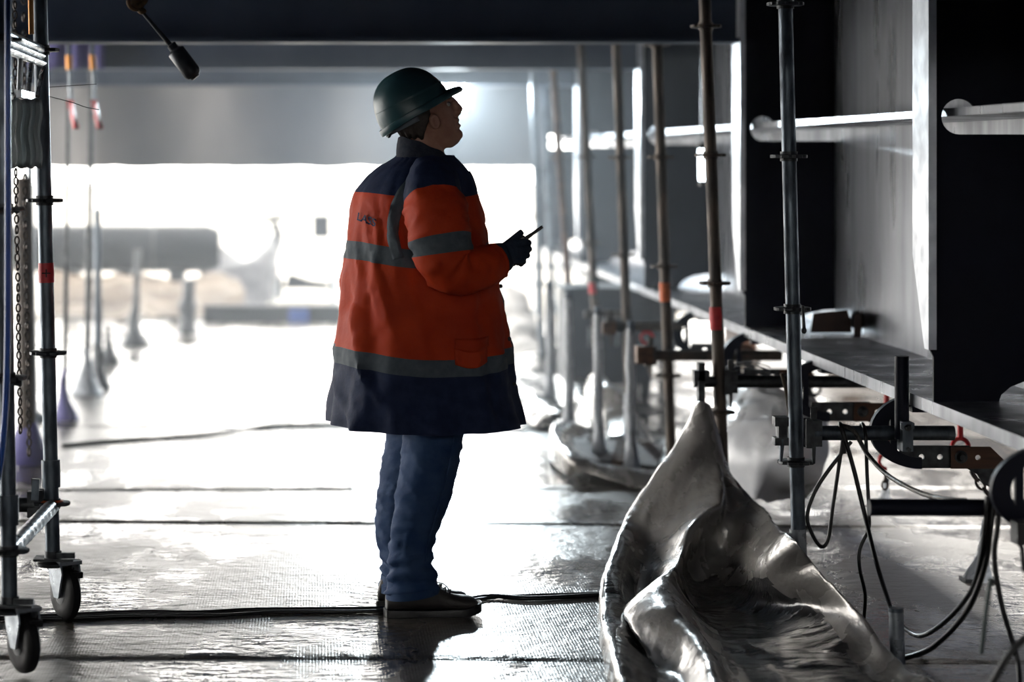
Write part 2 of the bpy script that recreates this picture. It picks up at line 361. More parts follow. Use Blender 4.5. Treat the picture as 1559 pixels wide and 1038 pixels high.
def post(d, pa, pb, label, rosettes, tape=None, mat='galv', group=None, ytop=None, wrap=None, name='scaffold_post', r=.0242, jack=True, cat='scaffold post'):
    """pa, pb: (px, py) on the post axis; the foot stands on the floor"""
    yf = VY + H * F / d
    xa = lambda y: pa[0] + (pb[0] - pa[0]) * (y - pa[1]) / (pb[1] - pa[1])
    foot = W(xa(yf), yf, d); t = place(name, label, cat, foot, group)
    top = W(xa(-60), -60, d) if ytop is None else W(xa(ytop), ytop, d)
    m = MB(); m.tube([foot + Vector((0, 0, .12)), top], r, 16); m.build('tube', mat, t)
    b = MB(); b.box(foot + Vector((0, 0, .005)), (.15, .15, .01)); b.tube([foot + Vector((0, 0, .008)), foot + Vector((0, 0, .2))], .019, 12)
    b.lathe(foot + Vector((0, 0, .10)), (0, 0, 1), [(0, .035), (.005, .038), (.025, .038), (.03, .03)], 12)
    b.build('base_jack', 'galv_dark', t)
    for ry in rosettes: rosette(xa(ry), ry, d, t, mat if mat != 'galv' else 'galv_dark')
    if tape:
        y0, y1, tm = tape
        MB().tube([W(xa(y0), y0, d), W(xa((y0 + y1) / 2), (y0 + y1) / 2, d), W(xa(y1), y1, d)], [r + .0016, r + .0022, r + .0016], 18).build('tape', tm, t)
    if wrap:
        q0 = W(xa(wrap), wrap, d); pts = [q0.lerp(foot + Vector((0, 0, .01)), k / 8) for k in range(9)]
        mm = MB(); mm.tube(pts, [r + .003, r + .004, r + .005, r + .006, r + .007, r + .008, r + .010, r + .014, r + .03], 20)
        for v in mm.v: v += Vector((fbm(v * 9), fbm(v * 9 + Vector((5, 0, 0))), 0)) * .004
        mm.build('plastic_wrap', 'clear_wrap', t)
    return t, xa
def ledger(t, d, x0, x1, py, mat='galv', r=.0242, head=1, slope=0):
    a = W(x0, py, d); b_ = W(x1, py + slope, d)
    o = MB().tube([a, b_], r, 16).build('ledger', mat, t)
    if head: wedge_head(a - Vector((.05, 0, 0)), 1, t, mat if mat != 'galv' else 'galv_dark')
    return o

# right row, front to back
t1, xa = post(7.98, (1201, 238), (1214, 800), 'dark galvanised scaffold post nearest the camera on the right, no tape', [6, 238, 470, 703], group='scaffold posts along the girder', wrap=805)
ledger(t1, 7.93, 1238, 1452, 659)
# clamp head and pins left of the post, short upright on the ledger
m = MB(); c = W(1190, 657, 7.92)
m.box(c, (.028, .05, .085)); m.box(c + Vector((-.004, 0, .035)), (.045, .055, .03)); m.box(c + Vector((-.004, 0, -.03)), (.045, .055, .025)); m.build('wedge_clamp', 'galv_dark', t1)
m = MB(); m.tube([W(1191, 668, 7.9), W(1189, 702, 7.9)], [.009, .005], 8); m.build('pin', 'galv', t1)
m = MB(); m.tube([W(1222, 465, 7.9), W(1224, 500, 7.9)], [.005, .006], 8); m.ell(W(1224, 503, 7.9), (.009, .009, .011)); m.build('pin', 'galv_dark', t1)
su = place('tube_stub', 'short dark upright tube clamped to the front ledger under the girder', 'tube', W(1372, 675, 7.88))
MB().tube([W(1373, 542, 7.88), W(1373, 668, 7.88)], .0235, 16).build('tube', 'steel_black', su)
m = MB(); cc = W(1378, 663, 7.86); m.box(cc, (.034, .075, .095)); m.box(cc + Vector((0, -.03, .035)), (.044, .012, .02)); m.build('coupler', 'galv', su)
MB().lathe(cc + Vector((0, -.055, .03)), (0, 1, 0), [(0, .008), (.012, .012), (.03, .012)], 6).build('bolt', 'galv_dark', su); MB().lathe(cc + Vector((0, -.055, -.04)), (0, 1, 0), [(0, .007), (.03, .007)], 8).build('bolt', 'galv_dark', su)
t2, xa = post(9.44, (1073, 0), (1098, 700), 'scaffold post with red tape beside the foreground tarp peak', [40, 236, 431, 627], (467, 502, 'tape_red'), group='scaffold posts along the girder', wrap=712, mat='rust_tube')
ledger(t2, 9.44, 1112, 1330, 581, 'galv_dark'); MB().tube([W(1056, 581, 9.44), W(1094, 581, 9.44)], .022, 14).build('ledger_stub', 'galv_dark', t2)
m = MB(); c = W(1067, 583, 9.42); m.box(c, (.025, .05, .16)); m.box(c + Vector((0, 0, .03)), (.06, .05, .04)); m.build('wedge_clamp', 'galv_dark', t2)
m = MB(); m.tube([W(1080, 628, 9.38), W(1083, 655, 9.38)], .006, 8); m.build('pin', 'galv_dark', t2)
t3, xa = post(11.07, (998, 0), (1019, 650), 'rusty scaffold post with orange tape', [68, 239, 405, 571], (430, 459, 'tape_orange'), group='scaffold posts along the girder', mat='rust_tube')
ledger(t3, 11.0, 990, 1190, 541, 'rust_tube'); MB().bx(*[q for q in (W(968, 541, 11).x, W(992, 541, 11).x, 10.95, 11.05, W(0, 553, 11).z, W(0, 526, 11).z)]).build('coupler', 'rust', t3)
t4, xa = post(12.4, (938, 65), (957, 600), 'dark rusty scaffold post between orange-taped and red-taped ones', [240, 388], group='scaffold posts along the girder', mat='rust_tube', wrap=600)
ledger(t4, 12.4, 930, 1040, 497, 'rust_tube'); MB().bx(W(916, 0, 12.4).x, W(936, 0, 12.4).x, 12.35, 12.45, W(0, 507, 12.4).z, W(0, 489, 12.4).z).build('coupler', 'rust', t4)
t5, xa = post(14.0, (886, 110), (903, 440), 'distant scaffold post with red tape', [239, 370], (430, 447, 'tape_red'), group='scaffold posts along the girder', mat='rust_tube')
ledger(t5, 14.0, 890, 960, 478, 'rust_tube', head=0)
t6, xa = post(15.6, (839, 60), (851, 240), 'tan coloured scaffold post left of the distant red-taped one', [240], group='scaffold posts along the girder', mat='rust')
t7, xa = post(17.2, (815, 240), (820, 400), 'thin far scaffold post just right of the radio antenna', [330], group='scaffold posts along the girder', mat='galv')
t8, xa = post(18.6, (832, 240), (838, 400), 'thin far scaffold post left of the tan coloured post foot', [], group='scaffold posts along the girder', mat='galv')
for px, d, y0 in ((783, 20.5, 330), (1170, 13, 430), (1190, 15, 440)):
    pass
# white wrapped low uprights between the posts
for px, d, y0, lab in ((912, 11.9, 478, 'white wrapped low upright beside the dark rusty post'), (867, 12.9, 455, 'white wrapped low upright left of the two thicker ones'),
                       (962, 11.6, 500, 'white wrapped low upright right of the dark rusty post'), (838, 14.6, 440, 'white wrapped low upright farthest back by the sand-coloured tarps')):
    yf = VY + H * F / d; ft = W(px, yf, d); t = place('wrapped_upright', lab, 'post', ft, 'wrapped uprights')
    m = MB(); pts = [ft.lerp(W(px - 2, y0, d), k / 8) for k in range(9)]; m.tube(pts, [.050, .036, .026, .024, .024, .026, .024, .022, .020], 14)
    for v in m.v: v += Vector((fbm(v * 8), fbm(v * 8 + Vector((3, 0, 0))), 0)) * .008
    m.build('plastic_wrap', 'clear_wrap', t); MB().tube([W(px - 2, y0 + 10, d), W(px - 2, y0 - 12, d)], .018, 12).build('tube', 'galv', t)

# ------------------------------------------------------------------ beam clamps under the flange
def beam_clamp():
    s, d = 460.0, 8.0
    q = lambda px, py: ((px - VX) / s, H - (py - VY) / s)
    t = place('beam_clamp', '', 'clamp', (q(1400, 695)[0], d, q(0, 714)[1]))
    cx, cy, ro, ri = 1402, 656, (78, 57), (54, 40)
    arc = [q(cx + ro[0] * math.cos(R(a)), cy + ro[1] * math.sin(R(a))) for a in range(270, 89, -9)]
    arc += [q(cx + ri[0] * math.cos(R(a)), cy + ri[1] * math.sin(R(a))) for a in range(90, 271, 9)]
    plate2d([arc], d, .030).build('hook_arm', 'steel_black', t)
    plate2d([[q(1355, 620), q(1365, 612), q(1365, 700), q(1355, 695)]], d, .02).build('stay', 'steel_black', t)
    plate2d([[q(1385, 597), q(1415, 597), q(1415, 626), q(1385, 626)]], d, .07).build('pad', 'steel_black', t)
    bar = [q(1370, 678), q(1475, 678), q(1475, 712), q(1392, 712), q(1376, 706), q(1368, 696)]
    plate2d([bar], d - .004, .012, [circ(*q(x, 695), 4.4 / s) for x in (1374, 1402, 1430)]).build('perforated_bar', 'galv_dark', t)
    wd = plate2d([[q(1445, 679), q(1505, 679), q(1532, 705), q(1532, 712), q(1445, 712)]], d - .018, .012, [circ(*q(1486, 695), 4.2 / s)]).build('packing_plate', 'wood', t)
    m = MB(); c = q(1460, 694); m.lathe((c[0], d - .025, c[1]), (0, -1, 0), [(0, .021), (.004, .021), (.006, .016), (.012, .014), (.022, .009)], 16); m.build('bolt', 'galv_dark', wd)
    plate2d([[q(1470, 712), q(1532, 712), q(1532, 726), q(1522, 738), q(1508, 742), q(1496, 736), q(1488, 722)]], d + .002, .012, [circ(*q(1520, 722), 7.5 / s)]).build('lug', 'galv_dark', t)
    return t
bc = beam_clamp()
labs = {0: 'curved beam clamp hooking the flange behind the short upright tube', -1: 'curved beam clamp cut by the right edge of the picture', 1: 'curved beam clamp behind the front scaffold post',
        2: 'blurred beam clamp just right of the red-taped post', 3: 'small far beam clamp between the orange and red taped posts'}
for k, y in ((0, 8.0), (-1, 6.58), (1, 9.42), (2, 10.9), (3, 12.4)):
    o = bc if k == 0 else copy_tree(bc)
    o.location.y = y; tag(o, labs[k], 'clamp', 'beam clamps along the bottom flange')

# near dark tube and other small metal on the right
nt_ = place('scaffold_tube', 'dark tube end poking in from the right under the girder', 'tube', W(1430, 772, 6.8))
MB().tube([W(1323, 772, 6.8), W(1600, 773, 6.8)], .0242, 18).build('tube', 'steel_black', nt_)
m = MB(); m.box(W(1590, 770, 6.8), (.06, .07, .09)); m.build('coupler', 'galv_dark', nt_)
pp = place('pipe_stub', 'short grey pipe standing in the floor beside the tarp edge', 'pipe', G(1367, 1010))
m = MB(); m.tube([G(1367, 1010), W(1364, 925, GD(1010))], .0225, 16); m.build('pipe', 'galv_light', pp)
m = MB(); c = W(1364, 925, GD(1010)); m.lathe(c + Vector((0, 0, -.012)), (0, 0, 1), [(0, .0235), (.012, .0235)], 16); m.build('rim', 'galv', pp)
sb = place('switch_box', 'small dark box at the right edge above the wet floor', 'box', W(1550, 850, 6.5))
MB().bx(W(1541, 0, 6.5).x, W(1575, 0, 6.5).x, 6.45, 6.52, W(0, 826, 6.5).z, W(0, 788 + 30, 6.5).z + .045).build('case', 'black_plastic', sb)
MB().tube([W(1549, 820, 6.46), W(1556, 835, 6.46), W(1559, 870, 6.46)], .006, 8).build('lead', 'cable', sb)

# ------------------------------------------------------------------ cables
def cable(pts, r, label, mat='cable', group=None, name='cable', n=10, parent=None):
    P = spline([Vector(p) for p in pts], n); o = MB().tube(P, r, 10).build(name, mat, parent, base=None if parent else P[0])
    if not parent: tag(o, label, 'cable', group)
    return o
def wp(lst, d): return [W(x, y, (d if not isinstance(d, (list, tuple)) else d[i])) for i, (x, y) in enumerate(lst)]
g = 'cables hanging over the front ledger'
cable(wp([(1285, 690), (1283, 655), (1279, 645), (1284, 660), (1300, 715), (1318, 790), (1336, 862), (1356, 925)], [7.98, 7.97, 7.9, 7.86, 7.86, 7.84, 7.7, 7.5]), .0075, 'black cable running from the ledger down to the short grey pipe', group=g)
cable(wp([(1308, 672), (1309, 655), (1313, 645), (1318, 665), (1320, 720), (1323, 780), (1322, 806), (1309, 836), (1309, 866), (1317, 905), (1315, 943)], [7.97, 7.97, 7.9, 7.86, 7.86, 7.85, 7.85, 7.85, 7.85, 7.9, 7.98]), .006, 'black cable with a kink hanging straight down from the ledger', group=g)
cable(wp([(1296, 672), (1262, 715), (1240, 750), (1229, 785), (1236, 812), (1250, 832), (1261, 820), (1268, 770), (1280, 690), (1284, 660)], 7.98), .0065, 'black cable hanging in a loop beside the front post', group=g)
cable(wp([(1283, 648), (1300, 656), (1320, 690), (1350, 722), (1390, 745), (1428, 758), (1470, 762)], [7.88, 7.85, 7.8, 7.6, 7.3, 7.0, 6.84]), .0075, 'glistening braided cable slung from the ledger to the dark tube', 'braid', g)
g = 'cables slung at the right edge'
cable(wp([(1504, 755), (1500, 800), (1494, 850), (1478, 900), (1440, 945), (1400, 968), (1370, 950)], [6.76, 6.76, 6.8, 6.9, 7.2, 7.5, 7.7]), .0075, 'upper of two black cables curving across the wet floor', group=g)
cable(wp([(1515, 755), (1508, 800), (1500, 860), (1472, 930), (1420, 985), (1372, 1003)], [6.76, 6.76, 6.8, 6.9, 7.15, 7.33]), .0085, 'lower of two black cables curving to the short grey pipe', group=g)
cable(wp([(1524, 745), (1519, 800), (1514, 850), (1525, 920), (1548, 1000), (1553, 1045)], [6.74, 6.74, 6.75, 6.75, 6.75, 6.7]), .0075, 'black cable falling steeply at the right edge', group=g)
cable(wp([(1508, 880), (1500, 940), (1494, 995)], 6.1), .006, 'blurred dark green cable end hanging at the right', 'cable_green', g)
cable(wp([(1575, 960), (1540, 992), (1508, 1045)], 5.9), .009, 'blurred black cable crossing the bottom right corner', group=g)
g = 'black cables across the floor'
cable([G(x, y) + Vector((0, 0, .010)) for x, y in ((-40, 948), (60, 943), (140, 939), (220, 936), (300, 937), (380, 933), (460, 932), (560, 931), (660, 926), (740, 912), (800, 915), (860, 913), (940, 908), (1010, 905))], .0085, 'thicker black cable lying across the floor behind the boots', group=g)
cable([G(x, y) + Vector((0, 0, .008)) for x, y in ((-40, 943), (80, 945), (200, 941), (330, 940), (430, 935), (560, 934), (660, 928), (740, 914), (800, 910), (860, 908), (940, 905), (1010, 902))], .006, 'thinner black cable lying beside the thicker one on the floor', group=g)
cable([G(x, y) + Vector((0, 0, .008)) for x, y in ((95, 680), (180, 672), (300, 664), (390, 652), (460, 648), (560, 649), (700, 655), (850, 656))], .009, 'far dark cable lying across the bright wet floor', group=g)

# ------------------------------------------------------------------ chains and plastic-wrapped feet on the right
LINK = MB().torus((0, 0, 0), (0, 1, 0),   .011, .0048, 14, 6, ux=(1, 0, 0), ry=1.7)
LINKO = None
def chain(pts, label, pitch=.030, mat='chain', group=None, hook=None, scale=1, htop=.722):
    global LINKO
    P = spline([Vector(p) for p in pts], 24); t = place('chain', label, 'chain', P[-1], group)
    me = None; acc = 0; k = 0
    for i in range(1, len(P)):
        sgm = (P[i] - P[i - 1]); acc += sgm.length
        if acc >= pitch * scale:
            acc = 0
            if me is None:
                o = LINK.build('link', mat, None); me = o.data
            else:
                o = bpy.data.objects.new('link', me); COL.objects.link(o)
            o.parent = t; o.location = P[i] - t.location
            q = sgm.to_track_quat('Z', 'Y').to_matrix().to_4x4() @ Matrix.Rotation((k % 2) * PI / 2 + .4, 4, 'Z')
            o.rotation_euler = q.to_euler(); o.scale = (scale,) * 3; k += 1
    if hook:
        h = Vector(hook); m = MB(); m.torus(h, (0, 1, 0), .03, .008, 20, 8, 0, 1.5 * PI, ux=(0, 0, -1)); m.tube([h + Vector((-.0, 0, .03)), Vector((h.x, h.y, htop))], .011, 8)
        m.build('hook', 'hook_red', t)
    return t
chain(wp([(1474, 712), (1486, 728), (1497, 743), (1512, 760)], 8.7), 'short chain hanging from a red hook at the right clamp', .032, hook=W(1462, 680, 8.75), scale=1.15, group='chains under the girder')
chain(wp([(1349, 715), (1348, 728), (1347, 742)], 9.6), 'short chain with red hook above the small wrapped stand', hook=W(1350, 702, 9.6), group='chains under the girder')
def foot_cone(px, ytop, yb, hw, label, mat='clear_wrap', tip=4, group='plastic wrapped feet on the floor'):
    d = GD(yb); b = W(px, yb, d); tp = W(px + tip, ytop, d); s = F / d
    t = place('wrapped_stand', label, 'stand', b, group)
    m = MB(); m.tube([b.lerp(tp, k / 6) for k in range(7)], [hw / s * q for q in (1, .8, .55, .42, .35, .3, .28)], 20)
    for v in m.v: v += Vector((fbm(v * 11), fbm(v * 11 + Vector((5, 0, 0))), 0)) * .35 * hw / s * .4
    m.build('plastic_wrap', mat, t)
    MB().tube([b + Vector((0, 0, .005)), b.lerp(tp, 1.15)], .02 if hw > 20 else .012, 10).build('stem', 'galv', t)
    MB().box(b + Vector((0, 0, .006)), (hw / s * 2.1, hw / s * 1.6, .012)).build('plate', 'galv_dark', t)
    return t
foot_cone(1490, 805, 884, 24, 'white plastic wrapped stand on the wet floor by the right cables', tip=12)
foot_cone(1346, 732, 768, 14, 'small white plastic wrapped stand under the red hook')

# ------------------------------------------------------------------ tarps
def patch(name, rows, nu, nv, mat, label, cat='tarp', wr=.008, k=7.0, zmin=.006, group=None, ridges=.012, edge=None, seed=0, smooth=80, thick=0):
    """rows of control points (px, py, d) splined into a wrinkled sheet"""
    ctl = [[W(*p) if not isinstance(p, Vector) else p for p in r] for r in rows]
    A = [spline(r, nu) for r in ctl]; cols = list(zip(*A)); B = [spline(list(c), nv) for c in cols]
    P = [[B[j][i].copy() for j in range(len(B))] for i in range(len(B[0]))]
    off = Vector((seed * 3.1, seed * 1.7, 0))
    for i, r in enumerate(P):
        for j, p in enumerate(r):
            q = p + off
            z = wr * fbm((q.x * k, q.y * k * .7, q.z * k), 1, 4) + ridges * max(0, ridge((q.x * k * .35 + .2 * noise.noise(q * 3), q.y * k * .22, q.z * .4 * k)) - .45)
            z += ridges * .5 * max(0, ridge((q.x * k * 1.3 + q.y * k * .5, q.y * k * .5 - q.x * k * .3, q.z * k)) - .5) - ridges * .35 * max(0, ridge((q.x * k * .8 - q.y * k * .9, q.y * k * 1.2, q.z * k * 1.1 + 3)) - .55)
            p.z += z; p.x += .5 * wr * fbm((q.y * k, q.z * k, q.x * 2), 1, 3)
            p.z = max(p.z, zmin)
    m = MB().grid(P); o = m.build(name, mat, None, angle=smooth, base=P[len(P) // 2][len(P[0]) // 2] * Vector((1, 1, 0)) if False else None)
    sm = o.modifiers.new('thickness', 'SOLIDIFY'); sm.thickness = .004; sm.offset = 0
    tag(o, label, cat, group)
    return o
rows = [
 [(1056, 640, 9.40), (1058, 622, 9.38), (1062, 617, 9.34), (1066, 615, 9.32), (1071, 615, 9.31), (1076, 617, 9.31), (1080, 621, 9.32), (1083, 627, 9.34), (1085, 634, 9.36), (1087, 642, 9.38), (1089, 652, 9.40)],
 [(1012, 720, 9.42), (1018, 694, 9.35), (1032, 688, 9.28), (1048, 690, 9.22), (1068, 696, 9.18), (1092, 704, 9.14), (1098, 708, 9.14), (1104, 712, 9.15), (1109, 717, 9.16), (1114, 724, 9.18), (1112, 740, 9.24)],
 [(955, 846, 9.25), (961, 772, 9.20), (982, 772, 9.08), (1008, 782, 8.98), (1042, 784, 8.86), (1094, 764, 8.74), (1104, 782, 8.78), (1128, 788, 8.74), (1152, 790, 8.66), (1172, 788, 8.56), (1168, 810, 8.66)],
 [(938, 862, 9.0), (945, 810, 8.98), (962, 816, 8.90), (984, 840, 8.82), (1010, 836, 8.74), (1056, 800, 8.62), (1072, 840, 8.70), (1112, 848, 8.66), (1158, 850, 8.10), (1203, 824, 7.82), (1196, 850, 7.92)],
 [(913, 915, 8.3), (920, 878, 8.32), (944, 882, 8.30), (966, 908, 8.32), (985, 906, 8.30), (1030, 862, 8.26), (1046, 896, 8.4), (1100, 897, 8.42), (1176, 896, 7.96), (1238, 866, 7.74), (1230, 896, 7.80)],
 [(911, 960, 7.8), (918, 938, 7.80), (945, 944, 7.78), (972, 960, 7.78), (952, 940, 7.74), (1012, 900, 7.74), (1078, 952, 7.80), (1150, 956, 7.8), (1252, 945, 7.66), (1298, 930, 7.50), (1290, 955, 7.56)],
 [(924, 1034, 7.08), (934, 1006, 7.06), (958, 1012, 7.06), (992, 1030, 7.08), (1030, 1026, 7.06), (1072, 986, 7.04), (1112, 1024, 7.1), (1200, 1028, 7.1), (1310, 1022, 7.1), (1376, 1014, 7.0), (1372, 1038, 7.04)],
 [(950, 1118, 6.4), (960, 1090, 6.38), (985, 1098, 6.38), (1020, 1116, 6.4), (1060, 1110, 6.38), (1100, 1078, 6.36), (1150, 1112, 6.4), (1240, 1116, 6.4), (1400, 1112, 6.42), (1490, 1096, 6.3), (1490, 1118, 6.34)],
 [(980, 1240, 5.62), (990, 1214, 5.6), (1020, 1225, 5.6), (1050, 1240, 5.62), (1090, 1236, 5.6), (1140, 1205, 5.6), (1190, 1238, 5.62), (1280, 1240, 5.62), (1500, 1236, 5.64), (1590, 1220, 5.5), (1605, 1260, 5.5)],
]
tp = patch('tarp', rows, 16, 16, ['tarp', 'tarp_wet'], 'large crumpled grey tarp in the foreground, pulled up to a peak at the red-taped post', wr=.010, k=6, ridges=.020)
# the trough of the tarp is soaked: its faces carry the wet look
for q_, p in enumerate(tp.data.polygons):
    i_, j_ = divmod(q_, 160); v_, u_ = i_ / 16, j_ / 16
    wob = .25 * noise.noise(Vector((u_ * 2, v_ * 2, 1)))
    p.material_index = 1 if (v_ + wob > 3.75 and 6.0 + wob < u_ < 8.0 + wob * .3) or (v_ > 3.3 and 1.2 + wob * .6 < u_ < 3.2 + wob) else 0
rows2 = [  # basin shaped tarp further back with a rusty plate in it
 [(845, 660, 12.9), (850, 640, 12.9), (868, 640, 12.8), (900, 650, 12.9), (960, 660, 12.9), (1010, 668, 12.8), (1035, 650, 12.6)],
 [(836, 690, 12.3), (838, 655, 12.3), (855, 662, 12.2), (880, 690, 12.2), (950, 694, 12.2), (1010, 700, 12.1), (1050, 680, 12.0)],
 [(840, 705, 11.9), (846, 676, 11.8), (866, 680, 11.8), (890, 706, 11.9), (950, 712, 11.8), (1010, 716, 11.7), (1050, 705, 11.6)],
 [(860, 722, 11.5), (866, 698, 11.4), (890, 698, 11.4), (920, 710, 11.4), (970, 716, 11.3), (1020, 722, 11.3), (1050, 715, 11.2)],
 [(870, 728, 11.45), (880, 718, 11.35), (900, 722, 11.3), (930, 732, 11.2), (975, 742, 11.1), (1020, 748, 11.0), (1050, 750, 11.0)],
]
patch('tarp', rows2, 10, 10, 'tarp', 'basin shaped tarp with turned-up rim holding a rusty plate', wr=.008, k=5, seed=2)
rp = place('rusty_plate', 'dark rusty steel plate lying in the basin shaped tarp', 'plate', W(945, 712, 11.75))
m = MB(); a, b_, c, d_ = W(872, 672, 12.3), W(1012, 682, 12.0), W(1000, 716, 11.6), W(880, 704, 11.7)
up = Vector((0, 0, .02)); m.loft([[a, b_, c, d_], [q + up for q in (a, b_, c, d_)]]); m.build('sheet', 'rust_brown', rp, smooth=False)
m = MB(); m.loft([[W(940, 676, 12.1), W(960, 680, 12.1), W(948, 712, 11.62), W(930, 710, 11.62)], [q + Vector((0, 0, .03)) for q in (W(940, 676, 12.1), W(960, 680, 12.1), W(948, 712, 11.62), W(930, 710, 11.62))]]); m.build('rib', 'rust', rp, smooth=False)
rows3 = [
 [(893, 580, 13.6), (900, 572, 13.6), (908, 566, 13.5), (916, 572, 13.5), (922, 582, 13.5)],
 [(890, 620, 13.4), (905, 596, 13.3), (925, 590, 13.2), (945, 600, 13.1), (955, 620, 13.1)],
 [(900, 655, 13.2), (918, 622, 13.1), (945, 616, 13.0), (968, 632, 12.9), (980, 650, 12.9)],
 [(905, 668, 13.1), (920, 650, 12.9), (950, 645, 12.8), (985, 660, 12.6), (1000, 680, 12.6)],
 [(910, 680, 12.8), (925, 668, 12.7), (955, 664, 12.6), (990, 676, 12.4), (1010, 690, 12.3)],
]
patch('tarp', rows3, 8, 8, 'tarp', 'pale tarp flap rising to a peak behind the basin shaped tarp', wr=.008, k=5, seed=5)
rows4 = [
 [(745, 585, 16.0), (765, 566, 16.0), (800, 570, 15.9), (840, 572, 15.8), (880, 570, 15.6), (905, 590, 15.5)],
 [(760, 605, 15.0), (775, 584, 15.0), (815, 590, 14.9), (850, 610, 14.6), (885, 600, 14.5), (910, 618, 14.4)],
 [(780, 628, 14.2), (800, 608, 14.2), (835, 612, 14.1), (870, 640, 13.8), (895, 628, 13.6), (915, 640, 13.6)],
 [(815, 648, 13.5), (830, 636, 13.5), (855, 630, 13.4), (880, 660, 13.2), (900, 655, 13.0), (915, 665, 13.0)],
]
patch('tarp', rows4, 9, 12, 'tarp', 'shallow grey tarp fold lying between the man and the posts', wr=.012, k=4, seed=9, ridges=.03)
rows5 = [
 [(745, 440, 21), (760, 432, 21), (785, 436, 20.8), (800, 450, 20.6), (812, 480, 20.4)],
 [(750, 490, 20), (775, 470, 20), (800, 480, 19.8), (825, 505, 19.4), (840, 530, 19.2)],
 [(760, 530, 19), (785, 510, 18.8), (815, 515, 18.4), (850, 540, 18.0), (875, 560, 17.8)],
 [(760, 555, 17.8), (790, 545, 17.6), (825, 548, 17.2), (855, 560, 17.0), (885, 575, 16.8)],
]
patch('tarp', rows5, 9, 10, 'tarp_sand', 'sand coloured crumpled tarp heap behind the jacket front', wr=.04, k=2.5, seed=3, ridges=.06)
rows6 = [
 [(1105, 600, 10.9), (1130, 588, 10.9), (1160, 585, 10.8), (1200, 590, 10.7), (1240, 612, 10.6), (1262, 640, 10.5)],
 [(1098, 660, 10.6), (1125, 640, 10.5), (1160, 636, 10.4), (1200, 645, 10.3), (1235, 670, 10.2), (1258, 695, 10.2)],
 [(1095, 710, 10.4), (1125, 690, 10.3), (1160, 682, 10.2), (1195, 695, 10.1), (1225, 718, 10.1), (1245, 735, 10.2)],
 [(1095, 765, 10.5), (1125, 760, 10.3), (1155, 758, 10.2), (1180, 760, 10.3), (1205, 762, 10.4), (1225, 765, 10.5)],
]
patch('plastic_sheet', rows6, 9, 10, 'white_plastic', 'bulging white plastic sheet behind the front post', 'plastic sheet', wr=.022, k=5, seed=4, ridges=.05)
sh = place('sheet_stack', 'blurred grey stack of curved metal sheets resting on the ledger', 'sheet metal', W(1140, 575, 9.7))
for k in range(3):
    P = [[W(1105 + 68 * j / 10, 572 - k * 5 - 12 * math.sin(PI * min(1, j / 10 * .8 + .1)), dd) for j in range(11)] for dd in (9.5, 10.3)]
    o = MB().grid(P).build('sheet', 'galv_light', sh); s_ = o.modifiers.new('thickness', 'SOLIDIFY'); s_.thickness = .004
# loose straw coloured stick by the post
st = cable(wp([(1190, 568), (1200, 620), (1212, 780), (1220, 890)], 8.62), .006, 'straw coloured stick leaning behind the front post', 'tarp_sand', name='stick'); st['category'] = 'stick'
# clutter on the girder flange
rb = place('rubble_block', 'dark block lying on the bottom flange behind the front post', 'block', W(1262, 515, 10.3))
m = MB(); m.loft([[W(x, y, 10.2) for x, y in ((1234, 506), (1238, 478), (1262, 474), (1290, 472), (1296, 490), (1296, 506))], [W(x, y, 10.6) for x, y in ((1234, 498), (1240, 476), (1262, 474), (1288, 472), (1294, 488), (1294, 498))]]); m.build('block', 'rust_brown', rb, smooth=False)
m = MB(); m.loft([[W(x, y, 10.1) for x, y in ((1300, 514), (1300, 480), (1306, 474), (1312, 482), (1311, 514))], [W(x, y, 10.2) for x, y in ((1300, 514), (1300, 480), (1306, 474), (1312, 482), (1311, 514))]]); m.build('lump', 'rust_brown', rb, smooth=False)
pw = place('work_lamp', 'small vertical work light tube glowing beside the red-taped post', 'lamp', W(1068, 282, 12.2))
MB().tube([W(1068, 226, 12.2), W(1069, 276, 12.2)], .017, 12).build('tube', 'tube_white', pw)
m = MB(); m.tube([W(1068, 218, 12.2), W(1068, 227, 12.2)], .02, 12); m.tube([W(1069, 275, 12.2), W(1069, 283, 12.2)], .02, 12); m.tube([W(1068, 219, 12.2), W(1068, 60, 12.2), W(1068, 20, 12.2)], .004, 6); m.build('holder', 'black_plastic', pw)

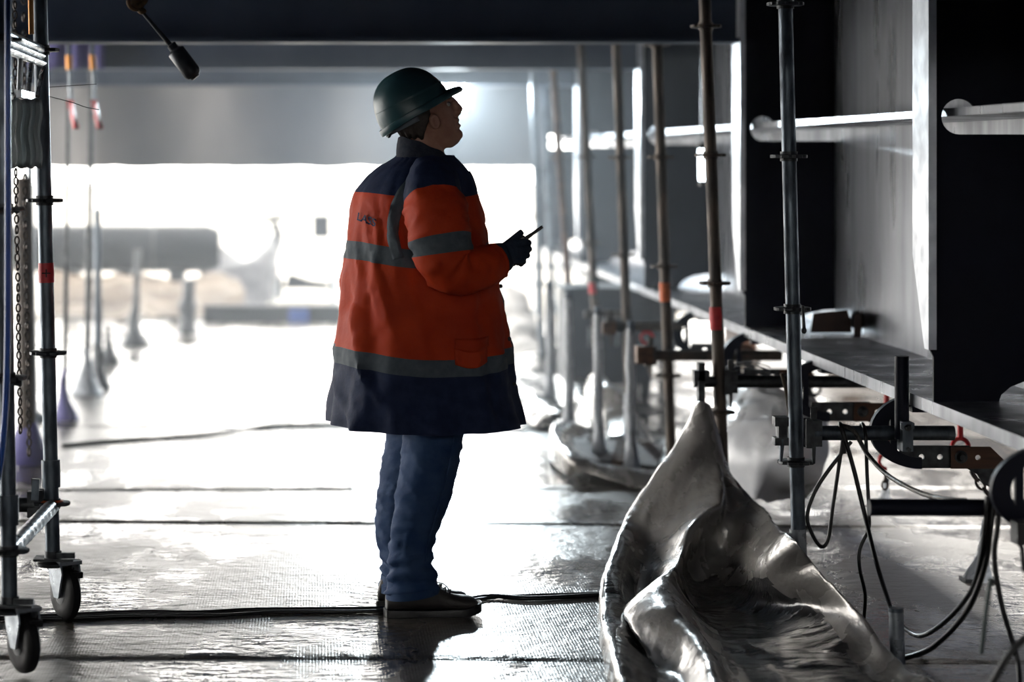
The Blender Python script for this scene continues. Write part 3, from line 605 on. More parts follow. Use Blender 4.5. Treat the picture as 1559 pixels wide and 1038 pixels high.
# ------------------------------------------------------------------ mobile scaffold tower on the left
DN, DF = 7.15, 7.97
tw = place('scaffold_tower', 'galvanised mobile scaffold tower on caster wheels at the left edge', 'scaffold', Vector((W(40, 0, 7.5).x, 7.5, 0)))
def tower_post(d, pa, pb, ros, tape=None, zfoot=.20, wheel_px=None):
    xa = lambda y: pa[0] + (pb[0] - pa[0]) * (y - pa[1]) / (pb[1] - pa[1])
    yz = lambda z: VY + (H - z) * F / d
    yb = yz(zfoot)
    t = MB().tube([W(xa(yb), yb, d), W(xa(-60), -60, d)], .0242, 18).build('post', 'galv', tw)
    a, b_ = (yz(.44), yz(.53)); MB().tube([W(xa(a), a, d), W(xa(b_), b_, d)], .031, 18).build('collar', 'galv', t)
    for y in ros: rosette(xa(y), y, d, t)
    if tape:
        y0, y1 = tape; MB().tube([W(xa(y0), y0, d), W(xa((y0 + y1) / 2), (y0 + y1) / 2, d), W(xa(y1), y1, d)], [.0258, .0264, .0258], 18).build('tape', 'tape_red', t)
        m = MB(); c = W(xa(415), 416, d - .0275); m.box(c, (.028, .001, .004)); m.box(c, (.004, .001, .026)); m.build('cross_mark', 'ink', t)
    # swivel caster
    ax = xa(yb); c0 = W(ax, yb, d)
    k = MB(); k.lathe(c0 + Vector((0, 0, -.02)), (0, 0, 1), [(0, .05), (.012, .052), (.018, .03), (.05, .028)], 20); k.box(c0 + Vector((.005, 0, .005)), (.13, .09, .008))
    k.box(c0 + Vector((.045, -.03, .02)), (.06, .02, .016)); k.box(c0 + Vector((.055, 0, -.006)), (.07, .024, .012))
    cas = k.build('caster', 'galv_dark', tw)
    rot = Matrix.Rotation(R(-58), 3, 'Z'); wr_ = .088; wc = Vector((c0.x + .042, c0.y, wr_ + .002))
    axd = rot @ Vector((0, 1, 0))                     # wheel axle
    wh = MB(); wh.lathe(wc - axd * .022, axd, [(0, .055), (.002, .075), (.010, wr_ - .002), (.022, wr_), (.034, wr_ - .002), (.042, .075), (.044, .055)], 36); wh.build('wheel', 'rubber', cas)
    hb = MB(); hb.lathe(wc - axd * .026, axd, [(0, .018), (.003, .034), (.049, .034), (.052, .018)], 24); hb.build('hub', 'galv_dark', cas)
    fk = MB()
    for sgn in (-1, 1):
        o_ = axd * .033 * sgn; fw = axd.cross(Vector((0, 0, 1)))
        P = [(-.062, .105), (.03, .105), (.042, .07), (.016, -.012), (-.016, -.012), (-.05, .05)]
        fk.loft([[wc + o_ + axd * e + fw * (x + 0) + Vector((0, 0, z)) for x, z in P] for e in (-.003, .003)])
    fk.box(wc + Vector((0, 0, .104)), (.08, .08, .012), rot); fk.build('fork', 'galv_light', cas)
    br = MB(); br.box(wc + axd.cross(Vector((0, 0, 1))) * -.045 + Vector((.0, 0, .085)), (.06, .06, .045), rot @ Matrix.Rotation(R(18), 3, 'Y')); br.box(wc + Vector((.03, -.02, .065)), (.05, .04, .02), rot); br.build('brake', 'rubber', cas)
    return xa
xf = tower_post(DF, (63, 100), (78, 740), [76, 305, 537, 766], (400, 430))
xn = tower_post(DN, (3, 100), (12, 740), [60, 318, 575, 838])
lo = MB(); n_ = W(14, 840, DN); f_ = W(80, 770, DF)
pts = [n_.lerp(f_, k / 40) for k in range(41)]; lo.tube(pts, [.0245 + .0016 * math.sin(k * 1.9) for k in range(41)], 18); lo.build('ledger', 'galv_light', tw)
MB().tube([W(-60, 770, DF), W(54, 768, DF)], .0242, 16).build('ledger', 'galv_dark', tw)
wedge_head(W(77, 767, DF), -1, tw)
m = MB(); m.box(W(54, 745, DF - .04), (.024, .012, .07), Matrix.Rotation(.06, 3, 'Y')); m.build('wedge', 'galv', tw)
m = MB(); m.torus(W(78, 766, DF), (0, 0, 1), .031, .012, 20, 8); m.build('clip', 'tape_orange', tw)
MB().tube([W(-60, 322, DN + .3), W(30, 320, DN + .3)], .008, 8).build('pin', 'galv_dark', tw)
MB().tube([W(5, 583, DN), W(34, 583, DN)], .009, 8).build('pin', 'galv_dark', tw)
# lattice beam between the posts
lb = MB(); a1, a2 = W(6, 50, DN), W(66, 76, DF)
for dz, r_ in ((0, .014), (-.022, .012), (-.045, .014)): lb.tube([a1 + Vector((0, 0, dz)), a2 + Vector((0, 0, dz))], r_, 10)
la = lb.build('lattice_beam', 'alu', tw)
lp = MB(); b1, b2 = W(20, 143, DN + .2), W(57, 146, DF - .12)
lp.box((b1 + b2) / 2, ((b2 - b1).x, .35, .022)); lp.tube([a1 + Vector((.0, 0, -.05)), b1], .008, 8); lp.tube([a2 + Vector((0, 0, -.05)), b2], .008, 8)
for q in (.4, .68): lp.tube([a1.lerp(a2, q) + Vector((0, 0, -.05)), b1.lerp(b2, (q - .3) * 1.3 + .1)], .008, 8)
lp.build('hanger', 'alu', la)
MB().tube([W(46, -40, 7.6), W(48, 52, 7.6)], .009, 10).build('copper_pipe', 'copper', tw)
fs = place('film_strip', 'dark glossy plastic strip hanging below the lattice beam on the left tower', 'plastic sheet', W(36, 256, 7.7))
P = [[W(15 + 47 * j / 16 + 2 * math.sin(i * .8), 150 + 105 * i / 12 + 2 * math.sin(j * 1.3), 7.62 + .014 * math.sin(j * 1.35)) for j in range(17)] for i in range(13)]
o = MB().grid(P).build('film', 'grey_film', fs); s_ = o.modifiers.new('thickness', 'SOLIDIFY'); s_.thickness = .003
bh = cable(wp([(12, -60), (12, 150), (12, 400), (11, 540), (7, 640), (-2, 720), (-20, 800)], 6.95), .0095, 'blue hose hanging down the left edge in front of the tower', 'blue_hose', name='hose'); bh['category'] = 'hose'
cable(wp([(70, 133), (100, 131), (147, 128)], 8.0), .0012, 'thin upper wire end sticking out of the left tower', group='thin wire ends', name='wire')
cable(wp([(72, 146), (110, 156), (130, 163), (151, 167)], 8.0), .0014, 'thin lower wire end drooping from the left tower', group='thin wire ends', name='wire')

# ------------------------------------------------------------------ hanging tool at the top left
ht = place('hanging_tool', 'grey metal rod with a thick cylindrical end hanging aslant from a rope', 'tool', W(290, 120, 8.6))
D8 = 8.6
MB().tube([W(218, 20, D8), W(264, 74, D8)], [.006, .0095], 10).build('rod', 'tool_metal', ht)
ax_ = (W(296, 114, D8) - W(262, 68, D8)).normalized(); b0 = W(260, 67, D8)
MB().lathe(b0, ax_, [(0, .011), (.003, .0175), (.022, .0175), (.024, .020), (.03, .030), (.033, .0325), (.128, .0325), (.14, .026), (.143, .019), (.150, .016)], 24).build('cylinder', 'tool_metal', ht)
rp_ = MB(); c = W(206, 4, D8)
rp_.torus(c + Vector((0, 0, .0)), (.3, -.9, .3), .026, .008, 24, 8); rp_.torus(c + Vector((.012, .004, .012)), (-.35, -.8, .45), .03, .0075, 24, 8); rp_.ell(W(216, 17, D8), (.016, .013, .012))
rp_.build('rope_knot', 'rope', ht)
MB().tube([W(208, 8, D8), W(206, -30, D8), W(203, -420, D8)], .02, 10).build('rope', 'rope', ht)

# ------------------------------------------------------------------ props, chains and feet in the left background
g = 'props in the left background'
def prop(px, y0, yb, label, r=.03, mat='galv', foot='clear_wrap', hw=.11, lean=4):
    d = GD(yb); b_ = W(px, yb, d); t = place('steel_prop', label, 'prop', b_, g)
    MB().tube([b_, W(px + lean * .5, (y0 + yb) / 2, d)], r, 12).build('outer_tube', mat, t)
    MB().tube([W(px + lean * .5, (y0 + yb) / 2, d), W(px + lean, y0, d)], r * .8, 12).build('inner_tube', mat, t)
    m = MB(); m.tube([b_ + Vector((0, 0, z)) for z in (.004, .05, .12, .22, .30)], [hw * .8, hw * .6, hw * .38, r * 1.35, r * 1.05], 16)
    for v in m.v: v += Vector((fbm(v * 6), fbm(v * 6 + Vector((3, 0, 0))), 0)) * .02
    m.build('foot_wrap', foot, t)
    return t
prop(132, 95, 600, 'tall steel prop with wrapped blue-grey foot in front of the rolled grey pipe', .022, 'galv_dark', 'clear_wrap', .13, 8)
prop(150, 318, 592, 'shorter steel prop standing right behind the tall wrapped one', .03, 'galv', 'galv_dark', .10, -2)
prop(205, 380, 527, 'far steel prop with broad dark foot', .034, 'galv_dark', 'galv_dark', .17, 5)
prop(166, 500, 556, 'low thin prop with flat dark foot', .014, 'galv', 'galv_dark', .10, 0)
prop(285, 425, 508, 'squat dark prop stand in front of the tarp pile', .07, 'galv_dark', 'galv_dark', .12, 3)
prop(98, 150, 640, 'steel prop with lilac wrapped stand just right of the tower post', .014, 'galv_dark', 'purple_cloth', .10, 6)
for k, (px, lab) in enumerate(((108, 'left red strap tied to a hanging rod under the ceiling'), (144, 'right red strap tied to a hanging rod under the ceiling'))):
    t = place('red_strap', lab, 'strap', W(px + 4, 195, 12.6), 'red straps under the ceiling')
    MB().tube([W(px - 8, -166, 12.6), W(px - 3, 84, 12.6)], .012, 10).build('rod', 'galv', t); MB().tube([W(px - 3, 84, 12.6), W(px - 2, 106, 12.6)], .018, 10).build('rod_tip', 'copper', t)
    MB().tube([W(px - 2, 98, 12.6), W(px, 160, 12.6), W(px + 1, 175, 12.6)], .010, 10).build('rod', 'galv_light', t)
    P = [[W(px - 5 + 9 * j / 6 + 8 * (i / 8) ** 1.3, 152 + 44 * i / 8, 12.58 + .02 * math.sin(j + i * .4)) for j in range(7)] for i in range(9)]
    o = MB().grid(P).build('ribbon', 'hook_red', t); s_ = o.modifiers.new('thickness', 'SOLIDIFY'); s_.thickness = .004
chain(wp([(20, -350), (22, -60), (24, 255), (25, 330), (27, 430), (28, 520), (30, 600), (31, 660)], 8.6), 'brown chain hanging left of the tower post, nearer one', .040, scale=.75, group='chains behind the tower')
chain(wp([(33, -300), (36, 0), (38, 300), (40, 420), (42, 540), (44, 640), (44, 690)], 9.4), 'brown chain hanging left of the tower post, farther one', .040, scale=.85, group='chains behind the tower')
t = place('steel_prop', 'dark rusty prop with wrapped stand behind the left tower', 'prop', G(42, 705), g)
d = GD(705); MB().tube([G(42, 705), W(36, 270, d)], .045, 12).build('outer_tube', 'rust_tube', t); m = MB(); m.tube([G(42, 705) + Vector((0, 0, z)) for z in (.004, .06, .15, .25)], [.13, .1, .06, .03], 14)
for v in m.v: v += Vector((fbm(v * 6), fbm(v * 6 + Vector((3, 0, 0))), 0)) * .02
m.build('foot_wrap', 'purple_cloth', t)
t = place('steel_prop', 'bright galvanised prop seen between the two tower posts', 'prop', G(52, 640), g); d = GD(640)
MB().tube([G(52, 640), W(44, 200, d)], .022, 12).build('outer_tube', 'galv_light', t); MB().lathe(G(52, 640), (0, 0, 1), [(0, .09), (.01, .09), (.05, .03)], 16).build('foot', 'galv', t)

pc = place('purple_sheet', 'purple sheet hanging over the second ceiling beam at the left', 'sheet', W(110, 104, 13.95))
P = [[Vector((W(40 + 118 * j / 20, 0, 13.95).x, 14.08 - .012 * math.sin(j * 1.1) - .004 * i, 2.5 - (2.5 - W(0, 102, 13.95).z - .01 * math.sin(j * .9)) * i / 8)) for j in range(21)] for i in range(9)]
o = MB().grid(P).build('sheet', 'purple_cloth', pc); s_ = o.modifiers.new('thickness', 'SOLIDIFY'); s_.thickness = .004

# ------------------------------------------------------------------ outside, far background
pr = place('pipe_roll', 'long grey pipe lying outside beyond the floor on the left', 'pipe', W(210, 470, 24.0))
c = W(210, 378, 24.0); x0, x1 = W(70, 0, 24).x - 1.2, W(335, 0, 24).x; rr = .235
m = MB(); m.lathe((x0, 24, c.z), (1, 0, 0), [(0, rr), (x1 - x0 - .12, rr), (x1 - x0, rr * .8)], 32); m.build('pipe', 'pipe_grey', pr)
for px in (110, 190, 270):
    q = W(px, 0, 24).x; MB().bx(q - .08, q + .08, 23.85, 24.15, -.02, c.z - rr + .02).build('support', 'galv_dark', pr)
for k, px in enumerate((150, 235)):
    q = W(px, 0, 24).x; MB().torus((q, 24, c.z), (1, 0, 0), rr + .004, .012, 32, 6).build('band', 'galv_dark', pr)
rows7 = [
 [(60, 420, 23.6), (110, 418, 23.6), (170, 424, 23.5), (220, 418, 23.4), (270, 424, 23.4), (330, 412, 23.4), (360, 430, 23.3)],
 [(60, 445, 23.2), (110, 448, 23.2), (170, 440, 23.1), (220, 446, 23.1), (270, 440, 23.0), (330, 446, 23.0), (370, 450, 23.0)],
 [(60, 482, 22.8), (110, 470, 22.8), (170, 482, 22.7), (220, 474, 22.7), (270, 486, 22.6), (330, 476, 22.6), (380, 484, 22.6)],
 [(55, 492, 22.3), (110, 490, 22.3), (170, 493, 22.2), (220, 492, 22.2), (270, 494, 22.2), (330, 492, 22.2), (380, 493, 22.2)],
]
patch('tarp', rows7, 9, 8, 'tarp_sand', 'sand coloured tarps heaped below the long grey pipe', wr=.07, k=1.8, seed=6, ridges=.1)
rows8 = [
 [(305, 400, 25.6), (330, 380, 25.6), (356, 386, 25.5), (378, 392, 25.5), (400, 372, 25.5), (420, 350, 25.4), (432, 362, 25.4)],
 [(300, 440, 25.2), (328, 410, 25.1), (356, 405, 25.0), (380, 402, 25.0), (402, 392, 25.0), (416, 380, 25.0), (424, 400, 25.0)],
 [(295, 470, 24.6), (325, 450, 24.5), (356, 440, 24.4), (382, 440, 24.4), (402, 438, 24.4), (414, 430, 24.4), (420, 452, 24.4)],
 [(290, 478, 24.2), (325, 474, 24.0), (356, 470, 24.0), (382, 470, 24.0), (402, 470, 24.0), (414, 468, 24.0), (424, 472, 24.0)],
]
patch('tarp', rows8, 8, 8, 'tarp_grey', 'grey covered pile outside between the pipe and the man', wr=.06, k=2, seed=8, ridges=.08)
mc = place('machine_arm', 'blurred grey machine arm bending up from the covered pile outside', 'machine', W(415, 470, 26.5))
MB().tube([W(408, 440, 26.5), W(414, 395, 26.5), W(424, 355, 26.5), W(416, 338, 26.5)], [.09, .07, .055, .05], 10).build('arm', 'dark_body', mc)
MB().tube([W(395, 334, 26.5), W(432, 330, 26.5)], .035, 8).build('boom', 'dark_body', mc)
MB().box(W(410, 455, 26.5), (.3, .3, .5)).build('base', 'dark_body', mc)
bx_ = place('sign_box', 'dark box standing on a thin mast outside left of the jacket', 'box', W(489, 480, 27))
MB().bx(W(476, 0, 27).x, W(502, 0, 27).x, 26.95, 27.1, W(0, 362, 27).z, W(0, 327, 27).z).build('box', 'dark_body', bx_)
MB().tube([W(489, 362, 27.05), W(489, 449, 27.05)], .012, 8).build('mast', 'galv_light', bx_)
lt = place('low_barrier', 'low dark machine bed outside beside the covered pile', 'barrier', W(470, 470, 25.5))
m = MB(); m.loft([[W(x, y, 25.5) for x, y in ((430, 440), (440, 415), (470, 425), (500, 430), (506, 440))], [W(x, y, 26) for x, y in ((430, 440), (440, 415), (470, 425), (500, 430), (506, 440))]]); m.build('bed', 'dark_body', lt, smooth=False)
MB().tube([W(420, 400, 25.5), W(421, 455, 25.5)], .03, 10).build('leg', 'galv_light', lt); MB().tube([W(508, 360, 25.5), W(508, 465, 25.5)], .05, 10).build('leg', 'galv_light', lt)
MB().tube([W(474, 404, 25.5), W(512, 404, 25.5)], .02, 8).build('rail', 'galv', lt)
kb = place('timber_kerb', 'dark timber beam lying along the far floor edge', 'beam', W(410, 488, 22.3))
MB().bx(W(310, 0, 22.3).x, W(520, 0, 22.3).x, 22.15, 22.4, 0, .16).build('beam', 'dark_body', kb); MB().bx(W(440, 0, 22.3).x, W(470, 0, 22.3).x, 22.1, 22.16, .01, .13).build('patch', 'blue_hose', kb)
# bright clutter right of the man, outside
cl = place('steel_rack', 'blurred steel rack outside right of the hands', 'rack', W(850, 470, 23))
for px in (816, 850, 880): MB().tube([W(px, 480, 23), W(px + 2, 380, 23)], .025, 8).build('leg', 'galv_light', cl)
for py in (404, 432): MB().tube([W(810, py, 23), W(900, py + 4, 23)], .022, 8).build('rail', 'galv', cl)

# ------------------------------------------------------------------ dark clutter added under the far girder to block the white daylight
def cabinet(x0, x1, y, z1, label):
    t = place('added_cabinet', label, 'cabinet', Vector(((x0 + x1) / 2, y, 0)), 'equipment under the girder')
    MB().bx(x0, x1, y, y + .5, .10, z1).build('body', 'cabinet_paint', t); n = 3
    for k in range(n):
        a = x0 + .02 + (x1 - x0 - .02) * k / n; b_ = a + (x1 - x0 - .02) / n - .02
        dr = MB().bx(a, b_, y - .018, y, .14, z1 - .05).build('door', 'cabinet_paint', t)
        MB().tube([Vector((b_ - .03, y - .035, z1 * .5)), Vector((b_ - .03, y - .035, z1 * .5 + .12))], .008, 8).build('handle', 'galv_light', dr)
    for xx in (x0 + .04, x1 - .04):
        for yy in (y + .05, y + .45): MB().bx(xx - .03, xx + .03, yy - .03, yy + .03, .004, .10).build('leg', 'galv_dark', t)
    MB().bx(x0 - .02, x1 + .02, y - .03, y + .52, z1, z1 + .025).build('lid', 'galv_dark', t)
pm('cabinet_paint', (.016, .020, .028), (.010, .012, .017), rough=.5, rough2=.65, scale=5, bump=.001)
cabinet(1.60, 2.14, 15.2, .68, 'added dark steel cabinet blocking daylight behind the dark rusty post')
cabinet(2.00, 2.60, 17.2, .66, 'smaller added dark steel cabinet blocking daylight farther back under the girder')
bs = place('beam_stack', 'stack of dark steel beams on blocks far under the girder', 'beams', Vector((3.2, 18.6, 0)), 'equipment under the girder')
for k, (z, dy) in enumerate(((.34, 0), (.34, .24), (.56, .02), (.56, .25))):
    y = 18.5 + dy; m = MB(); m.bx(2.3, 4.3, y - .1, y + .1, z, z + .015); m.bx(2.3, 4.3, y - .1, y + .1, z + .19, z + .205); m.bx(2.3, 4.3, y - .006, y + .006, z + .015, z + .19); m.build('steel_beam', 'cabinet_paint', bs)
for x in (2.5, 3.3, 4.1): MB().bx(x - .08, x + .08, 18.3, 18.9, .004, .34).build('block', 'wood', bs)
chain(wp([(985, 524), (987, 542), (989, 562)], 12.4), 'short chain with red hook by the rusty orange-taped post', hook=W(985, 514, 12.4), htop=.66, group='chains under the girder')
# ------------------------------------------------------------------ the man
D0 = 8.10; S0 = F / D0
pd = G(650, 938); pd.y = D0
def M(px, py, off=0): return W(px, py, D0 + off)
TH = R(18); FV = Vector((math.cos(TH), math.sin(TH), 0)); RV = Vector((math.sin(TH), -math.cos(TH), 0))   # forward, and towards his right hand side
def ringp(px_l, px_r, py, b, phi, off=0, p=.9, th=TH):
    fv = Vector((math.cos(th), math.sin(th), 0)); rv = Vector((math.sin(th), -math.cos(th), 0))
    c = M((px_l + px_r) / 2, py, off); hw = (px_r - px_l) / 2 / S0
    a = math.sqrt(max(hw * hw - (b * math.sin(th)) ** 2, .0004)) / math.cos(th)
    cc, ss = math.cos(phi), math.sin(phi); f_ = lambda q: math.copysign(abs(q) ** p, q)
    return c + fv * a * f_(cc) + rv * b * f_(ss)

# --- body: one continuous surface (head, neck, trunk, arms, legs)
body = MB()
HR = [(112, 618, 652, .035), (118, 608, 664, .055), (130, 597, 676, .068), (145, 592, 686, .075), (156, 592, 688, .077), (165, 593, 690, .077), (175, 596, 692, .076), (184, 600, 695, .073), (192, 604, 697, .070), (202, 612, 700, .063), (211, 624, 702, .052), (218, 640, 698, .040), (225, 655, 688, .025)]
TH2 = R(10)
body.loft([[ringp(l, r, y, b, 2 * PI * k / 28, 0, .95, TH2) for k in range(28)] for y, l, r, b in HR])
hf = Vector((math.cos(TH2), math.sin(TH2), 0)); hr_ = Vector((math.sin(TH2), -math.cos(TH2), 0))
body.tube([M(686, 149), M(694, 158), M(700.5, 166), M(697, 171), M(690, 175)], [.010, .0115, .0125, .013, .011], 12)     # nose
for s_ in (-1, 1): body.ell(M(694, 170) + hr_ * .011 * s_, (.009, .007, .007))
body.ell(M(695, 182.5), (.012, .022, .006)); body.ell(M(697, 191), (.012, .021, .0065)); body.ell(M(697, 205), (.018, .024, .018))
body.ell(M(684, 150), (.014, .055, .008))
for s_ in (-1, 1):
    e = M(654, 186) + hr_ * .083 * s_
    body.torus(e, hr_ * s_, .021, .0072, 18, 8, ux=(.25, 0, -1), ry=.62); body.ell(e - hr_ * s_ * .009, (.015, .010, .021))
body.tube([M(642, 185), M(643, 220), M(646, 262)], [.062, .066, .085], 20)
body.tube([M(640, 262, .02), M(635, 330, .02), M(640, 420, .02), M(645, 520, .02), M(645, 600, .02)], [.12, .16, .155, .15, .16], 20)
arm_r = [(652, 290, -.16), (664, 350, -.24), (672, 402, -.26), (712, 408, -.22), (756, 396, -.16)]
arm_l = [(645, 290, .22), (660, 350, .27), (668, 402, .28), (705, 406, .22), (748, 398, .10)]
for a_ in (arm_r, arm_l): body.tube(spline([M(*q) for q in a_], 5), [.062] * 6 + [.055] * 6 + [.045] * 6 + [.034] * 3, 14)
LEGR = [(640, 660, 48, -.04), (655, 700, 44, -.05), (640, 780, 38, -.06), (627, 850, 32, -.06), (628, 905, 28, -.06)]
body.tube([M(655, 600, -.04), M(657, 680, -.05), M(642, 770, -.06), M(627, 840, -.06), M(626, 912, -.06)], [.080, .070, .050, .040, .032], 16)
body.tube([M(640, 600, .10), M(632, 680, .11), M(615, 770, .11), M(603, 840, .11), M(606, 905, .11)], [.080, .070, .050, .040, .032], 16)
body = remesh(body, .0055, 3)
man = body.build('person', 'skin', None, angle=180, base=Vector((M(650, 0).x, D0, 0)))
tag(man, 'person in an orange and navy hi-vis coat, jeans and green hard hat looking up', 'person')
# eyes and brows
for s_ in (-1, 1):
    MB().ell(M(681, 158.5) + hr_ * .030 * s_ + hf * -.006, (.011, .011, .009)).build('eye', 'eye', man)
# hair
m = MB(); rows_h = []
for y, l, r, b in [(150, 591, 688, .077), (165, 592, 690, .078), (180, 597, 693, .077), (192, 602, 697, .074), (203, 609, 700, .068), (212, 616, 702, .06)]:
    rows_h.append([ringp(l - 2, r, y + 2 * math.sin(k * 1.7), b + .004, R((84 + max(0, y - 178) * .9) + (276 - max(0, y - 178) * .9 - 84 - max(0, y - 178) * .9) * k / 30), 0, .95, TH2) for k in range(31)])
m.grid(rows_h); hr2 = m.build('hair', 'hair', man); s_ = hr2.modifiers.new('thickness', 'SOLIDIFY'); s_.thickness = .006

# --- hard hat
hu = Vector((-math.sin(R(27)), 0, math.cos(R(27)))); hx = Vector((math.cos(R(27)) * math.cos(TH2), math.sin(TH2), math.sin(R(27)))).normalized(); hu = (hu - hx * hu.dot(hx)).normalized(); hy = hu.cross(hx)
hc = M(631, 169)
def hp(u, v, z): return hc + hx * u + hy * v + hu * z
a_, b_, h_ = .1285, .112, .143
m = MB(); rings = []
for i in range(25):
    t = i / 24 * PI / 2; cs = math.cos(t) ** .80; sn = math.sin(t) ** .98
    rings.append([hp(a_ * cs * math.cos(q) - .004 * sn, b_ * cs * math.sin(q), h_ * sn) for q in [2 * PI * k / 48 for k in range(48)]])
rings = [[hp(a_ * .965 * math.cos(q), b_ * .965 * math.sin(q), .05) for q in [2 * PI * k / 48 for k in range(48)]], [hp(a_ * .965 * math.cos(q), b_ * .965 * math.sin(q), -.006) for q in [2 * PI * k / 48 for k in range(48)]],
         [hp(a_ * math.cos(q), b_ * math.sin(q), -.006) for q in [2 * PI * k / 48 for k in range(48)]]] + rings
for rg in rings[3:]:
    for q in rg:
        r_ = (q - hc).dot(hy); z_ = (q - hc).dot(hu)
        if abs(abs(r_) - .0) < .016 and z_ > .08: q += hu * .0035           # centre rib
m.loft(rings, True); hat = m.build('hard_hat', 'helmet', man, angle=50)
m = MB()                                                                    # rim with peak and rear lip
def rim(ph, k):
    c_, s2 = math.cos(ph), math.sin(ph)
    fwd = max(0, c_); out = .009 + .047 * fwd ** 3 * 1.0 + .004 * max(0, -c_) ** 2
    return out
prof = [(-1, .000), (0, .010), (.45, .011), (.88, .0095), (.97, .005), (1, 0), (.97, -.005), (.88, -.0095), (.45, -.011), (0, -.010)]
rr_ = []
for k in range(73):
    ph = 2 * PI * k / 72; ou = rim(ph, 0); dz = -.006 + .010 * max(0, math.cos(ph)) ** 2 - .012 * max(0, -math.cos(ph)) ** 2; droop = -.010 * max(0, math.cos(ph)) ** 3
    rr_.append([hp((a_ - .003 + (ou * w_ if w_ > 0 else -.004)) * math.cos(ph), (b_ - .003 + (ou * .8 * w_ if w_ > 0 else -.004)) * math.sin(ph), dz + z * 1.15 + droop * max(0, w_)) for w_, z in prof])
m.loft(rr_, False); m.build('rim', 'helmet', hat)
m = MB(); m.box(hp(-.03, b_ + .002, .022), (.012, .006, .02)); m.build('slot_clip', 'black_plastic', hat)
m = MB(); m.ell(hp(-.088, .072, .008), (.006, .004, .009)); m.build('rivet', 'black_plastic', hat)
m = MB(); P = [[hp((a_ - .022) * math.cos(ph), (b_ - .02) * math.sin(ph), z) for ph in [R(q) for q in range(100, 261, 8)]] for z in (-.004, -.018, -.036)]
m.grid(P); o = m.build('headband', 'strap_grey', hat); s_ = o.modifiers.new('thickness', 'SOLIDIFY'); s_.thickness = .004
m = MB(); m.tube(spline([hp(-.10, .04, -.01), hp(-.115, .02, -.03), hp(-.118, 0, -.036), hp(-.115, -.02, -.03), hp(-.10, -.04, -.01)], 5), .006, 8); m.build('nape_strap', 'black_plastic', hat)

# --- coat
JR = [(236, 604, 690, .080), (243, 596, 696, .118), (254, 577, 706, .165), (267, 561, 715, .198), (281, 549, 720, .220), (296, 540, 725, .232), (320, 536, 731, .238), (350, 533, 738, .240), (400, 527, 748, .245), (450, 522, 757, .255), (500, 517, 765, .268), (550, 512, 772, .285), (600, 508, 781, .302), (643, 505, 790, .318)]
def jr(py):
    for i in range(len(JR) - 1):
        if py <= JR[i + 1][0] or i == len(JR) - 2:
            t = (py - JR[i][0]) / (JR[i + 1][0] - JR[i][0]); a, b = JR[i], JR[i + 1]
            pa_, nb = JR[max(i - 1, 0)], JR[min(i + 2, len(JR) - 1)]
            return [cr(pa_[k], a[k], b[k], nb[k], t) if 0 <= t <= 1 else a[k] + (b[k] - a[k]) * t for k in (1, 2, 3)]
def coat(py, phi, out=0):
    l, r, b = jr(py)
    side = max(0, math.sin(phi)) ** 2
    amt = min(1, max(0, (py - 255) / 60)) * min(1, max(0, (660 - py) / 70))
    y2 = py + 13 * side * amt
    c = M((l + r) / 2, y2, .02); p = ringp(l, r, y2, b, phi, .02, .88)
    n = (p - c); n.z = 0; n = n.normalized() if n.length > 1e-6 else Vector((1, 0, 0))
    low = min(1, max(0, (py - 300) / 340))
    fold = .010 * low * math.sin(phi * 7 + 1.2 * math.sin(py * .012)) * .6 + .007 * low * math.sin(phi * 13 + py * .006)
    fold += .010 * fbm((math.cos(phi) * 2.2, math.sin(phi) * 2.2, py * .012), 1, 3) * (.3 + .7 * min(1, max(0, (py - 250) / 60)))
    fold += .020 * max(0, ridge((phi * 2.3, py * .010 + phi * .6, 4.2)) - .55) * min(1, max(0, (py - 300) / 60))
    fold += .028 * max(0, ridge((phi * 1.5 + py * .006, py * .0045 - phi * .3, 9.1)) - .62) * low ** .5 - .018 * max(0, ridge((phi * 2.9, py * .016 + phi, 2.7)) - .7)
    # creases radiating from the armpit
    if 290 < py < 520:
        u = (phi - 2.2) * 60 + (py - 330) * .10; fold += .006 * math.sin(u * .25) * math.exp(-((phi - 2.1) / .5) ** 2) * math.exp(-((py - 380) / 80) ** 2)
    return p + n * (fold + out)
ys = [236, 239, 243, 248, 254, 260, 267, 274, 281, 288] + [291.9, 292.1]
ys += [292.1 + (365 - 292.1) * k / 16 for k in range(1, 16)] + [364.9, 365.1] + [365 + 27 * k / 6 for k in range(1, 6)] + [391.9, 392.1]
ys += [392 + 133 * k / 28 for k in range(1, 28)] + [524.9, 525.1] + [525 + 25 * k / 6 for k in range(1, 6)] + [549.9, 550.1] + [550 + 93 * k / 18 for k in range(1, 19)]
NPH = 112
rings = [[coat(y, 2 * PI * k / NPH) for k in range(NPH)] for y in ys]
zone = [0 if (y + .01) < 292 else 1 if y < 364.95 else 2 if y < 391.95 else 1 if y < 524.95 else 2 if y < 549.95 else 0 for y in ys[:-1]]
rings += [[coat(643.5, 2 * PI * k / NPH, -.006) for k in range(NPH)], [coat(600, 2 * PI * k / NPH, -.012) for k in range(NPH)]]; zone += [0, 0]
m = MB(); m.loft(rings, False, mats=zone); jk = m.build('coat', ['navy', 'orange', 'reflective'], man, angle=60)
def solve(px, py, a0=R(5), a1=R(178)):
    """angle on the camera side of the coat that projects to px"""
    best = None
    for k in range(240):
        ph = a0 + (a1 - a0) * k / 239; p = coat(py, ph); q = VX + p.x * F / p.y
        e = abs(q - px)
        if best is None or e < best[0]: best = (e, ph)
    return best[1]
